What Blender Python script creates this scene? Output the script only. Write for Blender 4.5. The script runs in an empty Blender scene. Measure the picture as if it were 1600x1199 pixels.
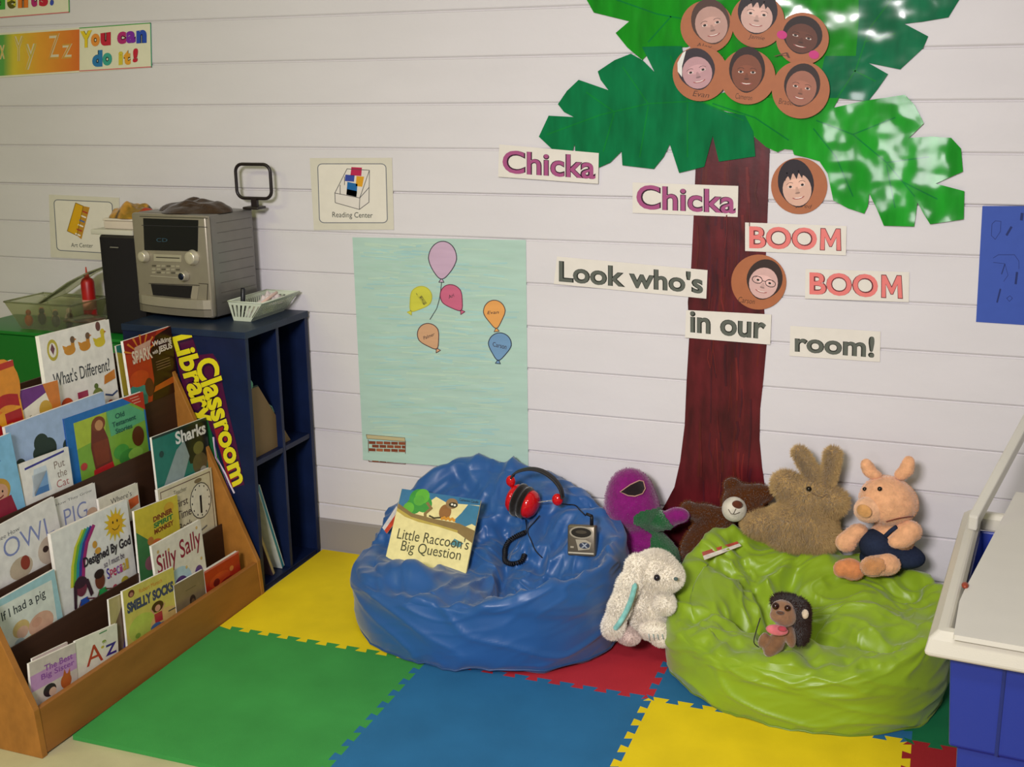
import bpy, bmesh, math, random
from mathutils import Vector, Matrix, noise
from mathutils.bvhtree import BVHTree
from mathutils.geometry import tessellate_polygon
random.seed(7)
SC = bpy.context.scene
COL = SC.collection
PI = math.pi
def R(d): return math.radians(d)
V = Vector

# ------------------------------------------------------------------ camera
FPX, YAW, PITCH, ROLL = 1832.84, R(-21.098), R(14.303), R(-0.7207)
CAM = V((0.70818, -3.16164, 1.49082))
_cy, _sy, _cp, _sp = math.cos(YAW), math.sin(YAW), math.cos(PITCH), math.sin(PITCH)
FW = V((_sy*_cp, _cy*_cp, -_sp)); _rt = V((_cy, -_sy, 0)); _up = _rt.cross(FW)
RT = _rt*math.cos(ROLL) + _up*math.sin(ROLL); UP = _up*math.cos(ROLL) - _rt*math.sin(ROLL)
cd = bpy.data.cameras.new('camera'); cam = bpy.data.objects.new('camera', cd); COL.objects.link(cam)
cd.sensor_fit = 'HORIZONTAL'; cd.sensor_width = 36; cd.lens = FPX/1600*36; cd.clip_start = .05
M = Matrix((RT, UP, -FW)).transposed().to_4x4(); M.translation = CAM; cam.matrix_world = M
SC.camera = cam

# ------------------------------------------------------------------ light
SC.view_settings.view_transform = 'Standard'; SC.view_settings.look = 'None'
SC.view_settings.gamma = 1; SC.view_settings.use_curve_mapping = False
SC.view_settings.exposure = 0.12
w = bpy.data.worlds.new('world'); SC.world = w; w.use_nodes = True
bg = w.node_tree.nodes['Background']; bg.inputs[0].default_value = (.93, .93, .80, 1); bg.inputs[1].default_value = .14
def area(name, loc, target, sx, sy, power, col):
    l = bpy.data.lights.new(name, 'AREA'); l.shape = 'RECTANGLE'; l.size = sx; l.size_y = sy
    l.energy = power; l.color = col
    o = bpy.data.objects.new(name, l); COL.objects.link(o); o.location = loc
    o.rotation_euler = (V(target)-V(loc)).to_track_quat('-Z', 'Y').to_euler(); return o
area('ceiling_tube_light', (-2.1, -2.4, 2.66), (-2.1, -2.3, 0), 1.2, .3, 17, (.97, 1, .34))  # assumed overhead light on the left, out of view, no tube fixture built
area('ceiling_tube_light', (.6, -2.7, 2.66), (.5, -2.2, 0), 1.2, .3, 20, (1, .96, .93))  # assumed overhead light on the right, likewise unseen and without a fixture
rear_l = area('daylight_window', (.0, -4.2, 2.30), (-.05, 0, .45), .75, .5, 33, (1, .945, .955)); rear_l.data.spread = R(92)  # assumed main rear light, no window, set high so its reflection misses the fronds
area('daylight_window', (.34, -4.2, 1.08), (.34, 0, 1.2), .36, .42, 6, (1, .97, 1))  # second small source added for the glare on the fronds, not a window


# ------------------------------------------------------------------ pixels of the photograph to points of the room
def ray(px, py): return FW + RT*((px-800)/FPX) + UP*((599.5-py)/FPX)
def atX(px, py, v): d = ray(px, py); return CAM + d*((v-CAM.x)/d.x)
def atY(px, py, v=0.0): d = ray(px, py); return CAM + d*((v-CAM.y)/d.y)
def atZ(px, py, v=0.0): d = ray(px, py); return CAM + d*((v-CAM.z)/d.z)

# ------------------------------------------------------------------ materials: each reads the colour given to a face
def srgb(c):
    if isinstance(c, str):
        c = c.lstrip('#'); c = [int(c[i:i+2], 16)/255 for i in (0, 2, 4)]
    return tuple((x/12.92 if x <= .04045 else ((x+.055)/1.055)**2.4) for x in c[:3]) + (1,)
MATS = {}
def material(name, rough=.6, metal=0, spec=.5, coat=0, sheen=0, vary=0, vscale=(20, 20, 20), bump=0, bscale=60, detail=3, trans=0, ior=1.45, bstretch=(1, 1, 1), aniso=0, bdetail=4):
    m = bpy.data.materials.new(name); m.use_nodes = True; nt = m.node_tree; b = nt.nodes['Principled BSDF']
    at = nt.nodes.new('ShaderNodeAttribute'); at.attribute_name = 'Col'
    b.inputs['Roughness'].default_value = rough; b.inputs['Metallic'].default_value = metal
    b.inputs['Specular IOR Level'].default_value = spec; b.inputs['Coat Weight'].default_value = coat; b.inputs['Coat Roughness'].default_value = .12
    b.inputs['Sheen Weight'].default_value = sheen; b.inputs['Transmission Weight'].default_value = trans; b.inputs['IOR'].default_value = ior
    if sheen: b.inputs['Sheen Roughness'].default_value = .5
    src = at.outputs['Color']
    tc = nt.nodes.new('ShaderNodeTexCoord')
    if vary:
        mp = nt.nodes.new('ShaderNodeMapping'); mp.inputs['Scale'].default_value = vscale
        nt.links.new(tc.outputs['Object'], mp.inputs['Vector'])
        n = nt.nodes.new('ShaderNodeTexNoise'); n.inputs['Scale'].default_value = 1; n.inputs['Detail'].default_value = detail
        nt.links.new(mp.outputs[0], n.inputs['Vector'])
        mr = nt.nodes.new('ShaderNodeMapRange'); mr.inputs['From Min'].default_value = .3; mr.inputs['From Max'].default_value = .7
        mr.inputs['To Min'].default_value = 1-vary; mr.inputs['To Max'].default_value = 1+vary*.6
        nt.links.new(n.outputs[0], mr.inputs['Value'])
        mx = nt.nodes.new('ShaderNodeVectorMath'); mx.operation = 'SCALE'
        nt.links.new(src, mx.inputs[0]); nt.links.new(mr.outputs[0], mx.inputs['Scale']); src = mx.outputs[0]
    nt.links.new(src, b.inputs['Base Color'])
    if bump:
        mp = nt.nodes.new('ShaderNodeMapping'); mp.inputs['Scale'].default_value = bstretch
        nt.links.new(tc.outputs['Object'], mp.inputs['Vector'])
        n = nt.nodes.new('ShaderNodeTexNoise'); n.inputs['Scale'].default_value = bscale; n.inputs['Detail'].default_value = bdetail
        nt.links.new(mp.outputs[0], n.inputs['Vector'])
        bp = nt.nodes.new('ShaderNodeBump'); bp.inputs['Strength'].default_value = 1; bp.inputs['Distance'].default_value = bump
        nt.links.new(n.outputs[0], bp.inputs['Height']); nt.links.new(bp.outputs[0], b.inputs['Normal'])
    MATS[name] = m; return m
material('painted_board', .50, spec=.4, vary=.03, vscale=(3, 3, 9), bump=.0006, bscale=45)
material('floor_tile', .45, vary=.10, vscale=(9, 9, 9), bump=.0002, bscale=200)
material('foam', .75, spec=.25, vary=.10, vscale=(7, 7, 7), bump=.0004, bscale=500, detail=6)
material('paper', .6, spec=.3, vary=.03, vscale=(40, 40, 40))
material('laminate', .22, spec=.5, vary=.03, vscale=(30, 30, 30), bump=.0006, bscale=14)
material('laminated_leaf', .09, spec=.6, vary=.26, vscale=(26, 26, 7), bump=.0075, bscale=8, bdetail=1.5)
material('painted_trunk', .35, spec=.35, vary=.55, vscale=(26, 20, 8), bump=.001, bscale=10, detail=5)
material('crayon_poster', .5, spec=.35, vary=.07, vscale=(7, 7, 50), bump=.0006, bscale=8, detail=5)
material('card_print', .5, spec=.3, vary=.05, vscale=(40, 40, 40))
material('gloss_cover', .28, spec=.45, vary=.10, vscale=(45, 45, 45))
material('wood', .42, spec=.4, vary=.16, vscale=(40, 5, 26), bump=.0003, bscale=70, detail=6)
material('board_brown', .6, vary=.15, vscale=(60, 6, 60))
material('cabinet_paint', .42, spec=.4, vary=.22, vscale=(14, 14, 14), bump=.0003, bscale=90, detail=6)
material('plastic', .38, spec=.5, vary=.02, vscale=(9, 9, 9))
material('gloss_plastic', .12, spec=.6)
material('silver', .34, metal=.55, spec=.5, vary=.04, vscale=(30, 30, 30))
material('dark_gloss', .1, spec=.6)
material('mesh_cloth', .85, spec=.2, bump=.0006, bscale=900)
material('clear_plastic', .06, spec=.5, trans=.93, ior=1.08)
material('bin_plastic', .33, spec=.5, bump=.0002, bscale=300, vary=.04, vscale=(6, 6, 6))
material('bag_vinyl', .40, spec=.5, vary=.05, vscale=(8, 8, 8), bump=.0003, bscale=60, sheen=.2)
material('plush', .95, spec=.1, sheen=.5, vary=.20, vscale=(60, 60, 60), bump=.002, bscale=160, detail=5)
material('long_fur', .95, spec=.1, sheen=.4, vary=.10, vscale=(45, 45, 45), detail=5)
material('denim', .9, spec=.1, vary=.15, vscale=(150, 150, 150), bump=.0004, bscale=500)
material('cloth', .9, spec=.1, sheen=.3, vary=.25, vscale=(50, 50, 50), bump=.002, bscale=60)
material('rubber', .55, spec=.4)

# ------------------------------------------------------------------ mesh builder
class Fr:                                   # a flat frame: origin, two in-plane axes (metres) and a normal
    def __init__(s, o, u, v, n=None):
        s.o, s.u, s.v = V(o), V(u), V(v); s.n = V(n) if n is not None else s.u.cross(s.v).normalized()
    def p(s, a, b, h=0): return s.o + s.u*a + s.v*b + s.n*h
class PixWall:                              # the back wall, addressed by photograph pixels
    def __init__(s, y=0.0): s.y = y
    def p(s, a, b, h=0): q = atY(a, b, s.y); q.y = s.y-h; return q
class PixFace:                              # any other flat face, addressed by photograph pixels
    def __init__(s, o, n): s.o, s.n = V(o), V(n).normalized()
    def p(s, a, b, h=0): d = ray(a, b); return CAM + d*((s.o-CAM).dot(s.n)/d.dot(s.n)) + s.n*h
class MB:
    def __init__(s): s.v = []; s.f = []; s.c = []; s.sm = []
    def add(s, vs, fs, col, smooth=False):
        k = len(s.v); s.v += [tuple(x) for x in vs]
        multi = isinstance(col, list); c1 = None if multi else srgb(col)
        for f in fs:
            s.f.append(tuple(i+k for i in f)); s.sm.append(smooth)
            s.c.append([srgb(col[i]) for i in f] if multi else [c1]*len(f))
        return s
    def box(s, lo, hi, col, mat=None, rad=0):
        lo, hi = V(lo), V(hi)
        vs = [V((x, y, z)) for x in (lo.x, hi.x) for y in (lo.y, hi.y) for z in (lo.z, hi.z)]
        if mat is not None: vs = [mat @ q for q in vs]
        return s.add(vs, [(0,1,3,2), (4,6,7,5), (0,4,5,1), (2,3,7,6), (0,2,6,4), (1,5,7,3)], col)
    def fbox(s, fr, a0, a1, b0, b1, h0, h1, col):
        vs = [fr.p(a, b, h) for a in (a0, a1) for b in (b0, b1) for h in (h0, h1)]
        return s.add(vs, [(0,1,3,2), (4,6,7,5), (0,4,5,1), (2,3,7,6), (0,2,6,4), (1,5,7,3)], col)
    def rbox(s, lo, hi, col, r=.01, seg=3, mat=None, smooth=True):
        bm = bmesh.new(); bmesh.ops.create_cube(bm, size=1)
        lo, hi = V(lo), V(hi); d = hi-lo
        for q in bm.verts: q.co = V((lo.x+(q.co.x+.5)*d.x, lo.y+(q.co.y+.5)*d.y, lo.z+(q.co.z+.5)*d.z))
        bmesh.ops.bevel(bm, geom=bm.edges[:], offset=r, segments=seg, affect='EDGES', profile=.5)
        vs = [(mat @ q.co if mat is not None else q.co.copy()) for q in bm.verts]; bm.verts.index_update()
        fs = [[q.index for q in f.verts] for f in bm.faces]; bm.free(); return s.add(vs, fs, col, smooth)
    def poly(s, fr, pts, col, h=.0003, h0=None):       # filled flat outline; with h0 it gets sides down to h0
        n = len(pts); vs = [fr.p(a, b, h) for a, b in pts]
        tris = tessellate_polygon([[V((a, b, 0)) for a, b in pts]])
        s.add(vs, [tuple(t) for t in tris], col)
        if h0 is not None:
            vs2 = [fr.p(a, b, h0) for a, b in pts]
            s.add(vs+vs2, [(i, (i+1) % n, (i+1) % n+n, i+n) for i in range(n)], col if not isinstance(col, list) else col+col)
            s.add(vs2, [tuple(reversed(t)) for t in tris], col)
        return s
    def ell(s, fr, cx, cy, rx, ry, col, h=.0006, rot=0, n=28, a0=0, a1=360):
        c, q = math.cos(R(rot)), math.sin(R(rot)); pts = []
        full = (a1-a0) >= 360
        for i in range(n if full else n+1):
            t = R(a0+(a1-a0)*i/n); x, y = rx*math.cos(t), ry*math.sin(t); pts.append((cx+x*c-y*q, cy+x*q+y*c))
        return s.poly(fr, pts, col, h)
    def rect(s, fr, a0, b0, a1, b1, col, h=.0003): return s.poly(fr, [(a0, b0), (a1, b0), (a1, b1), (a0, b1)], col, h)
    def line(s, fr, pts, wd, col, h=.0009, closed=False, asp=1.0):   # stroke of width wd; asp scales widths of steep parts
        P = list(pts); n = len(P)
        h0_ = h
        for i in range(n if closed else n-1):
            h = h0_+.00002*(i % 3)
            (x0, y0), (x1, y1) = P[i], P[(i+1) % n]; dx, dy = x1-x0, (y1-y0)*asp; L = math.hypot(dx, dy) or 1e-9
            nx, ny = -dy/L*wd/2, dx/L*wd/2/asp; ex, ey = dx/L*wd*.3, dy/L*wd*.3/asp
            s.add([fr.p(x0-ex+nx, y0-ey+ny, h), fr.p(x0-ex-nx, y0-ey-ny, h), fr.p(x1+ex-nx, y1+ey-ny, h), fr.p(x1+ex+nx, y1+ey+ny, h)], [(0, 1, 2, 3)], col)
        return s
    def text(s, fr, body, quad, col, h=.0008, bold=0.0, shear=0.0):
        vs, fs = glyphs(body, bold, shear)          # quad = tl, tr, br, bl of the ink
        tl, tr, br, bl = quad
        o = []
        for a, b in vs:
            x0, y0 = bl[0]+(br[0]-bl[0])*a, bl[1]+(br[1]-bl[1])*a; x1, y1 = tl[0]+(tr[0]-tl[0])*a, tl[1]+(tr[1]-tl[1])*a
            o.append(fr.p(x0+(x1-x0)*b, y0+(y1-y0)*b, h))
        return s.add(o, fs, col)
    def tbox(s, fr, body, a0, b0, a1, b1, col, h=.0008, bold=0.0, shear=0.0, skew=0.0):
        return s.text(fr, body, [(a0, b1), (a1, b1+skew), (a1, b0+skew), (a0, b0)], col, h, bold, shear)
    def tube(s, pts, r, col, n=10, closed=False, cap=True):
        P = [V(q) for q in pts]; m = len(P); rr = r if isinstance(r, (list, tuple)) else [r]*m
        vs = []; nrm = None
        for i in range(m):
            a = P[(i-1) % m] if (closed or i > 0) else P[i]; b = P[(i+1) % m] if (closed or i < m-1) else P[i]
            t = (b-a).normalized()
            if nrm is None: nrm = t.orthogonal().normalized()
            nrm = (nrm - t*nrm.dot(t)).normalized(); bn = t.cross(nrm)
            for j in range(n): an = 2*PI*j/n; vs.append(P[i]+(nrm*math.cos(an)+bn*math.sin(an))*rr[i])
        fs = []
        for i in range(m if closed else m-1):
            for j in range(n): k = (i+1) % m; fs.append((i*n+j, i*n+(j+1) % n, k*n+(j+1) % n, k*n+j))
        if cap and not closed: fs += [tuple(range(n))[::-1], tuple((m-1)*n+j for j in range(n))]
        return s.add(vs, fs, col, True)
    def lathe(s, prof, o, ax, col, n=24):           # prof = (radius, height) pairs about axis ax through o
        ax = V(ax).normalized(); u = ax.orthogonal().normalized(); w_ = ax.cross(u); o = V(o); vs = []
        for r_, h_ in prof:
            for j in range(n): a = 2*PI*j/n; vs.append(o+ax*h_+(u*math.cos(a)+w_*math.sin(a))*r_)
        fs = [(i*n+j, i*n+(j+1) % n, (i+1)*n+(j+1) % n, (i+1)*n+j) for i in range(len(prof)-1) for j in range(n)]
        fs += [tuple(range(n))[::-1], tuple((len(prof)-1)*n+j for j in range(n))]
        return s.add(vs, fs, col, True)
    def ball(s, c, r, col, rot=None, n=20, fn=None):
        c = V(c); r = V(r) if not isinstance(r, (int, float)) else V((r, r, r)); vs = []; m = n//2
        for i in range(m+1):
            t = PI*i/m
            for j in range(n):
                a = 2*PI*j/n; q = V((math.sin(t)*math.cos(a)*r.x, math.sin(t)*math.sin(a)*r.y, math.cos(t)*r.z))
                if rot is not None: q = rot @ q
                vs.append(c+q)
        fs = [(i*n+j, (i+1)*n+j, (i+1)*n+(j+1) % n, i*n+(j+1) % n) for i in range(m) for j in range(n)]
        return s.add(vs, fs, col, True)
    def build(s, name, mat, parent=None, bevel=0, kind=None, solid=0):
        me = bpy.data.meshes.new(name); me.from_pydata(s.v, [], s.f); me.update()
        ca = me.color_attributes.new('Col', 'FLOAT_COLOR', 'CORNER'); k = 0; data = []
        for cl in s.c:
            for c in cl: data += c
        ca.data.foreach_set('color', data)
        me.polygons.foreach_set('use_smooth', s.sm)
        me.materials.append(MATS[mat])
        o = bpy.data.objects.new(name, me); COL.objects.link(o)
        if parent is not None: o.parent = parent; o.matrix_parent_inverse = parent.matrix_world.inverted()
        if bevel:
            b = o.modifiers.new('bevel', 'BEVEL'); b.width = bevel; b.segments = 2; b.limit_method = 'ANGLE'; b.angle_limit = R(40)
        if kind: o['kind'] = kind
        return o
class Art:                                  # draws a cover in fractions of its width and height, each stroke on top of the last
    def __init__(s, m, fr, h=.0002): s.m, s.f, s.h = m, fr, h
    def _(s): s.h += .00004; return s.h
    def r(s, a0, b0, a1, b1, c): s.m.rect(s.f, a0, b0, a1, b1, c, s._()); return s
    def e(s, cx, cy, rx, ry, c, rot=0): s.m.ell(s.f, cx, cy, rx, ry, c, s._(), rot, 20); return s
    def p(s, pts, c): s.m.poly(s.f, pts, c, s._()); return s
    def l(s, pts, w_, c, closed=False): s.m.line(s.f, pts, w_, c, s._(), closed); s.h += .00006; return s
    def t(s, body, a0, b0, a1, b1, c, bold=0, shear=0, skew=0): s.m.tbox(s.f, body, a0, b0, a1, b1, c, s._(), bold, shear, skew); return s
    def o(s, body, a0, b0, a1, b1, c, edge, bold=.03, d=.03): s.t(body, a0, b0, a1, b1, edge, bold+d); return s.t(body, a0+.004, b0+.004, a1-.004, b1-.004, c, bold)
_G = {}
def glyphs(body, bold, shear):
    key = (body, bold, shear)
    if key not in _G:
        cu = bpy.data.curves.new('letters', 'FONT'); cu.body = body; cu.size = 1; cu.offset = bold; cu.shear = shear; cu.resolution_u = 4
        cu.fill_mode = 'BOTH'; cu.space_line = .9; cu.align_x = 'CENTER' if '\n' in body else 'LEFT'
        ob = bpy.data.objects.new('letters', cu); COL.objects.link(ob)
        me = bpy.data.meshes.new_from_object(ob.evaluated_get(bpy.context.evaluated_depsgraph_get()))
        vs = [(q.co.x, q.co.y) for q in me.vertices]; fs = [tuple(f.vertices) for f in me.polygons]
        bpy.data.objects.remove(ob); bpy.data.curves.remove(cu); bpy.data.meshes.remove(me)
        x0, x1 = min(a for a, b in vs), max(a for a, b in vs); y0, y1 = min(b for a, b in vs), max(b for a, b in vs)
        _G[key] = ([((a-x0)/(x1-x0), (b-y0)/(y1-y0)) for a, b in vs], fs)
    return _G[key]
def tag(o, label, cat, group=None):
    o['label'] = label; o['category'] = cat
    if group: o['group'] = group
    return o
def thing(name, loc, label, cat, group=None):
    o = bpy.data.objects.new(name, None); COL.objects.link(o); o.location = loc; o.empty_display_size = .03
    o.matrix_world = Matrix.Translation(V(loc)); return tag(o, label, cat, group)
def blobs(items, res=.006, S=20.0, stiff=2.0):     # items: (centre, radii, rotation) -> vertices and faces of one smooth skin
    mb = bpy.data.metaballs.new('b'); mb.resolution = res*S; mb.render_resolution = res*S; mb.threshold = .6
    ob = bpy.data.objects.new('b', mb); COL.objects.link(ob)
    for it in items:
        c, r = V(it[0]), it[1]; e = mb.elements.new(); e.type = 'ELLIPSOID'; e.co = c*S; e.stiffness = stiff
        r = V(r) if not isinstance(r, (int, float)) else V((r, r, r))
        if len(it) > 2 and it[2] is not None: e.rotation = it[2].to_quaternion()
        e.radius = 1.6; e.size_x, e.size_y, e.size_z = r.x*S, r.y*S, r.z*S
    me = bpy.data.meshes.new_from_object(ob.evaluated_get(bpy.context.evaluated_depsgraph_get()))
    vs = [q.co/S for q in me.vertices]; fs = [tuple(f.vertices) for f in me.polygons]
    bpy.data.objects.remove(ob); bpy.data.metaballs.remove(mb); bpy.data.meshes.remove(me); return vs, fs
def fur(m, vs, fs, n, length, col, seed=1, droop=.3, jitter=.5, wid=.0011, where=None):   # short pile: thin blades standing on a skin
    rnd = random.Random(seed); tot = []; acc = 0
    for f in fs:
        a = (vs[f[1]]-vs[f[0]]).cross(vs[f[2]]-vs[f[0]]).length; acc += a; tot.append(acc)
    import bisect
    for _ in range(n):
        f = fs[min(bisect.bisect(tot, rnd.random()*acc), len(fs)-1)]; a, b, c = vs[f[0]], vs[f[1]], vs[f[2]]
        if len(f) == 4 and rnd.random() < .5: b, c = c, vs[f[3]]
        u, v_ = rnd.random(), rnd.random()
        if u+v_ > 1: u, v_ = 1-u, 1-v_
        p = a+(b-a)*u+(c-a)*v_
        if where and not where(p): continue
        nr = (vs[f[1]]-vs[f[0]]).cross(vs[f[2]]-vs[f[0]]).normalized()
        d = (nr+V((rnd.uniform(-1, 1), rnd.uniform(-1, 1), rnd.uniform(-1, 1)))*jitter+V((0, 0, -droop))).normalized()
        s_ = d.orthogonal().normalized()*wid; L = length*rnd.uniform(.6, 1.2); cc = col(p) if callable(col) else col
        m.add([p-s_-nr*.002, p+s_-nr*.002, p+d*L], [(0, 1, 2)], cc, True)
# ================================================================== THE ROOM
def structure(m, name, mat, **k): return m.build(name, mat, kind='structure', **k)
m = MB(); m.box((-4, -6, -.05), (3, .05, 0), '#b9b28c'); structure(m, 'floor', 'floor_tile')
SZ, S0 = .12722, 1.1835                                   # siding pitch and the height of one groove
m = MB(); prof = [(.0, .10)]
z = S0-8*SZ
while z < 2.7:
    d = .007 if abs(z-S0) < .01 or abs(z-(S0-6*SZ)) < .01 else .0045
    prof += [(0, z-.0030), (d, z-.0008), (d, z+.0012), (.0012, z+.0045), (0, z+.007)]; z += SZ
prof.append((0, 2.75))
N = len(prof); vs = [(x, y, zz) for x in (-4, 3) for y, zz in prof]
m.add(vs, [(i, i+N, i+N+1, i+1) for i in range(N-1)], '#d1cdd0')
m.box((-4, .02, 0), (3, .1, 2.75), '#d1cdd0'); structure(m, 'wall_back', 'painted_board')
m = MB(); m.box((-4.1, -6, 0), (-4, .1, 2.75), '#cfcbc0'); structure(m, 'wall_left', 'painted_board')
m = MB(); m.box((-4.1, -6, 2.75), (3, .1, 2.8), '#d8d6cc'); structure(m, 'ceiling', 'painted_board')
m = MB(); f = Fr((0, 0, 0), (1, 0, 0), (0, 0, 1))
m.add([(x, y, z_) for x in (-4, 3) for y, z_ in ((.02, .0), (-.012, .0), (-.006, .012), (-.005, .110), (-.002, .118), (.02, .118))],
      [(i, i+6, i+7, i+1) for i in range(5)], '#8d8783'); structure(m, 'baseboard_back', 'rubber')

# ------------------------------------------------------------------ puzzle mats
MA = R(.769); MO = V((-1.150, -.611, 0)); T = .61
def mp(a, b): return V((MO.x+math.cos(MA)*a-math.sin(MA)*b, min(MO.y+math.sin(MA)*a+math.cos(MA)*b, -.014)))
def seam(n=10, amp=.0095):                                # dovetailed edge along 0..T, tabs alternate to both sides
    pts = []; p = T/n
    for i in range(n):
        a = i*p
        pts += [(a+.010, -amp), (a+.0035, amp), (a+p*.5+.0035*0+.0195, amp), (a+p*.5+.006+.0035*0+.0005, -amp)] if False else \
               [(a+p*.27, -amp), (a+p*.17, amp), (a+p*.83, amp), (a+p*.73, -amp)]
    return pts
SE = seam()
def tile(c, r, col, label):
    e = .0004
    bot = [(a+c*T, -b+r*T+0) for a, b in SE] if r == 0 else [(c*T, r*T), ((c+1)*T, r*T)]
    if r == 0: bot = [(c*T, 0)]+[(c*T+a, b) for a, b in SE]+[((c+1)*T, 0)]
    if r == -1: top = [(c*T, 0)]+[(c*T+a, b) for a, b in SE]+[((c+1)*T, 0)]
    else: top = [(c*T, T+.03), ((c+1)*T, T+.03)]
    def vert(cx): return [(cx+b, r*T+a) for a, b in SE]   # from low to high
    lft = vert(c*T) if c > 0 else []
    rgt = vert((c+1)*T) if c < 3 else []
    if r == -1: bot = [(c*T, -T), ((c+1)*T, -T)]
    out = bot + rgt + top[::-1] + lft[::-1]
    if c == 0: out = [(a-.024 if a < .001 else a, b) for a, b in out]
    P = []
    for q in out:
        x = mp(*q)
        if not P or (P[-1]-x).length > 1e-5: P.append(x)
    # drop the doubled corners that the dovetails cut across
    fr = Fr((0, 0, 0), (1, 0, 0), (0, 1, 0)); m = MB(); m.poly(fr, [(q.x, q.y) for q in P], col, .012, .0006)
    o = m.build('foam_mat_tile', 'foam'); b = o.modifiers.new('b', 'BEVEL'); b.width = .0009; b.segments = 1; b.limit_method = 'ANGLE'; b.angle_limit = R(60)
    return tag(o, label, 'mat', 'interlocking foam floor tiles')
YE, GR, BL, RE = '#e4c818', '#3b9045', '#286898', '#b42c38'
tile(0, 0, YE, 'yellow foam mat tile against the wall at the foot of the navy cubby cabinet')
tile(1, 0, RE, 'red foam mat tile under the blue bean bag and the white bunny')
tile(2, 0, BL, 'blue foam mat tile mostly hidden under the lime green bean bag')
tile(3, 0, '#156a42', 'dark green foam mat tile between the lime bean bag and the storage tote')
tile(0, -1, GR, 'green foam mat tile along the front of the wooden book display')
tile(1, -1, BL, 'blue foam mat tile in the front row between the green and the yellow one')
tile(2, -1, YE, 'yellow foam mat tile in front of the lime green bean bag')
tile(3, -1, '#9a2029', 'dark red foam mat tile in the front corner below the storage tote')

# ================================================================== ON THE WALL
W = PixWall(0.0)
def T3(x, y): return (x, y)
def cardq(m, quad, col, h=.0022, h0=.0004): return m.poly(W, quad, col, h, h0)
def rrect(quad, ins=0, r=.08, n=5):                      # rounded quad (tl,tr,br,bl) in bilinear coordinates
    tl, tr, br, bl = quad; out = []
    for cx, cy, a0 in ((1-ins-r, 1-ins-r, 0), (ins+r, 1-ins-r, 90), (ins+r, ins+r, 180), (1-ins-r, ins+r, 270)):
        for i in range(n+1):
            a = R(a0+90*i/n); u, v_ = cx+r*math.cos(a), cy+r*math.sin(a)
            x0, y0 = bl[0]+(br[0]-bl[0])*u, bl[1]+(br[1]-bl[1])*u; x1, y1 = tl[0]+(tr[0]-tl[0])*u, tl[1]+(tr[1]-tl[1])*u
            out.append((x0+(x1-x0)*v_, y0+(y1-y0)*v_))
    return out

# palm tree: the crown's fronds, the trunk
def zf(pts): return [(830+x/2.2857, y/2.2857) for x, y in pts]
tree = thing('paper_palm_tree', atY(1130, 780), 'large cut-out palm tree with dark red trunk and glossy green fronds on the wall', 'wall decoration')
def frond(pts, col, h, veins, name='frond', lab=None):
    P = zf(pts); m = MB(); m.poly(W, P, col, h, h-.0012)
    for vn in veins:
        q = zf(vn); m.line(W, q, 2.2, [min(255, c_) for c_ in ()] or '#0c7a34', h+.0003)
    o = m.build(name, 'laminated_leaf', tree)
    if lab: o['label'] = lab
    return o
def shade(h, k): h = h.lstrip('#'); return '#'+''.join('%02x' % max(0, min(255, int(int(h[i:i+2], 16)*k))) for i in (0, 2, 4))
tr = [(1150,200),(1203,226),(1203,234),(1199,349),(1196,420),(1194,480),(1198,539),(1193,593),(1188,639),(1187,687),(1191,730),(1198,778),(1206,812),(1216,860),(1026,860),(1028,806),(1038,791),(1054,761),(1063,721),(1070,665),(1073,596),(1077,528),(1075,472),(1080,421),(1084,340),(1087,264),(1100,200)]
m = MB(); m.poly(W, tr, '#541319', .0024, .0012)
rnd = random.Random(5)
for i in range(90):
    y0 = rnd.uniform(235, 800); x0 = rnd.uniform(1086, 1184); L = rnd.uniform(25, 90)
    if y0+L > 800: continue
    m.line(W, [(x0, y0), (x0+rnd.uniform(-3, 3), y0+L*.5), (x0+rnd.uniform(-4, 4), y0+L)], rnd.uniform(1, 4.5), rnd.choice(['#5e171a', '#661c1b', '#43101a', '#561a15', '#4a1420', '#581612']), .0026+.00002*i)
o = m.build('trunk', 'painted_trunk', tree); o['label'] = 'dark red painted paper trunk'
B1, B2, D1, D2 = '#1a8a1c', '#1f9426', '#0a7040', '#0c6b45'
frond([(560,-120),(860,-160),(1230,-120),(1200,60),(1165,210),(1045,330),(1005,400),(850,380),(700,250),(600,60)], B1, .0030, [])
frond([(1170,-60),(1560,-60),(1528,0),(1490,62),(1395,78),(1333,85),(1418,130),(1400,172),(1318,248),(1205,225),(1275,265),(1238,318),(1203,362),(1090,350),(1060,420),(1012,430),(1020,330),(1050,200),(1160,200),(1170,80)], D2, .0044,
      [[(1060,400),(1160,250),(1210,100),(1300,-20)], [(1190,150),(1300,120)], [(1150,250),(1230,290)]])
frond([(170,-60),(200,0),(225,45),(352,76),(303,118),(345,170),(398,215),(440,172),(560,168),(640,110),(620,0),(560,-80)], B1, .0046, [[(610,80),(450,50),(280,-10)], [(500,60),(420,150)]])
frond([(600,362),(690,330),(850,350),(1100,350),(1050,440),(1012,430),(935,535),(905,532),(880,543),(840,525),(800,490),(750,410),(680,392)], B2, .0056, [[(650,370),(800,420),(920,500)]])
frond([(398,168),(443,258),(400,215),(358,192),(300,215),(240,255),(250,285),(278,322),(215,300),(172,285),(130,325),(98,372),(120,400),(155,418),(65,413),(30,488),(80,535),(150,538),(158,515),(160,540),(240,600),(285,580),(325,540),(328,590),(440,603),(475,560),(497,515),(530,617),(620,595),(650,485),(672,577),(802,558),(795,470),(765,412),(700,400),(640,378),(560,330),(540,165),(470,165)], D1, .0068,
      [[(760,430),(600,360),(420,370),(250,410),(60,480)], [(560,360),(500,200)], [(420,370),(330,240)], [(300,400),(200,330)], [(560,370),(560,560)], [(420,380),(390,560)], [(300,400),(260,540)]])
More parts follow.
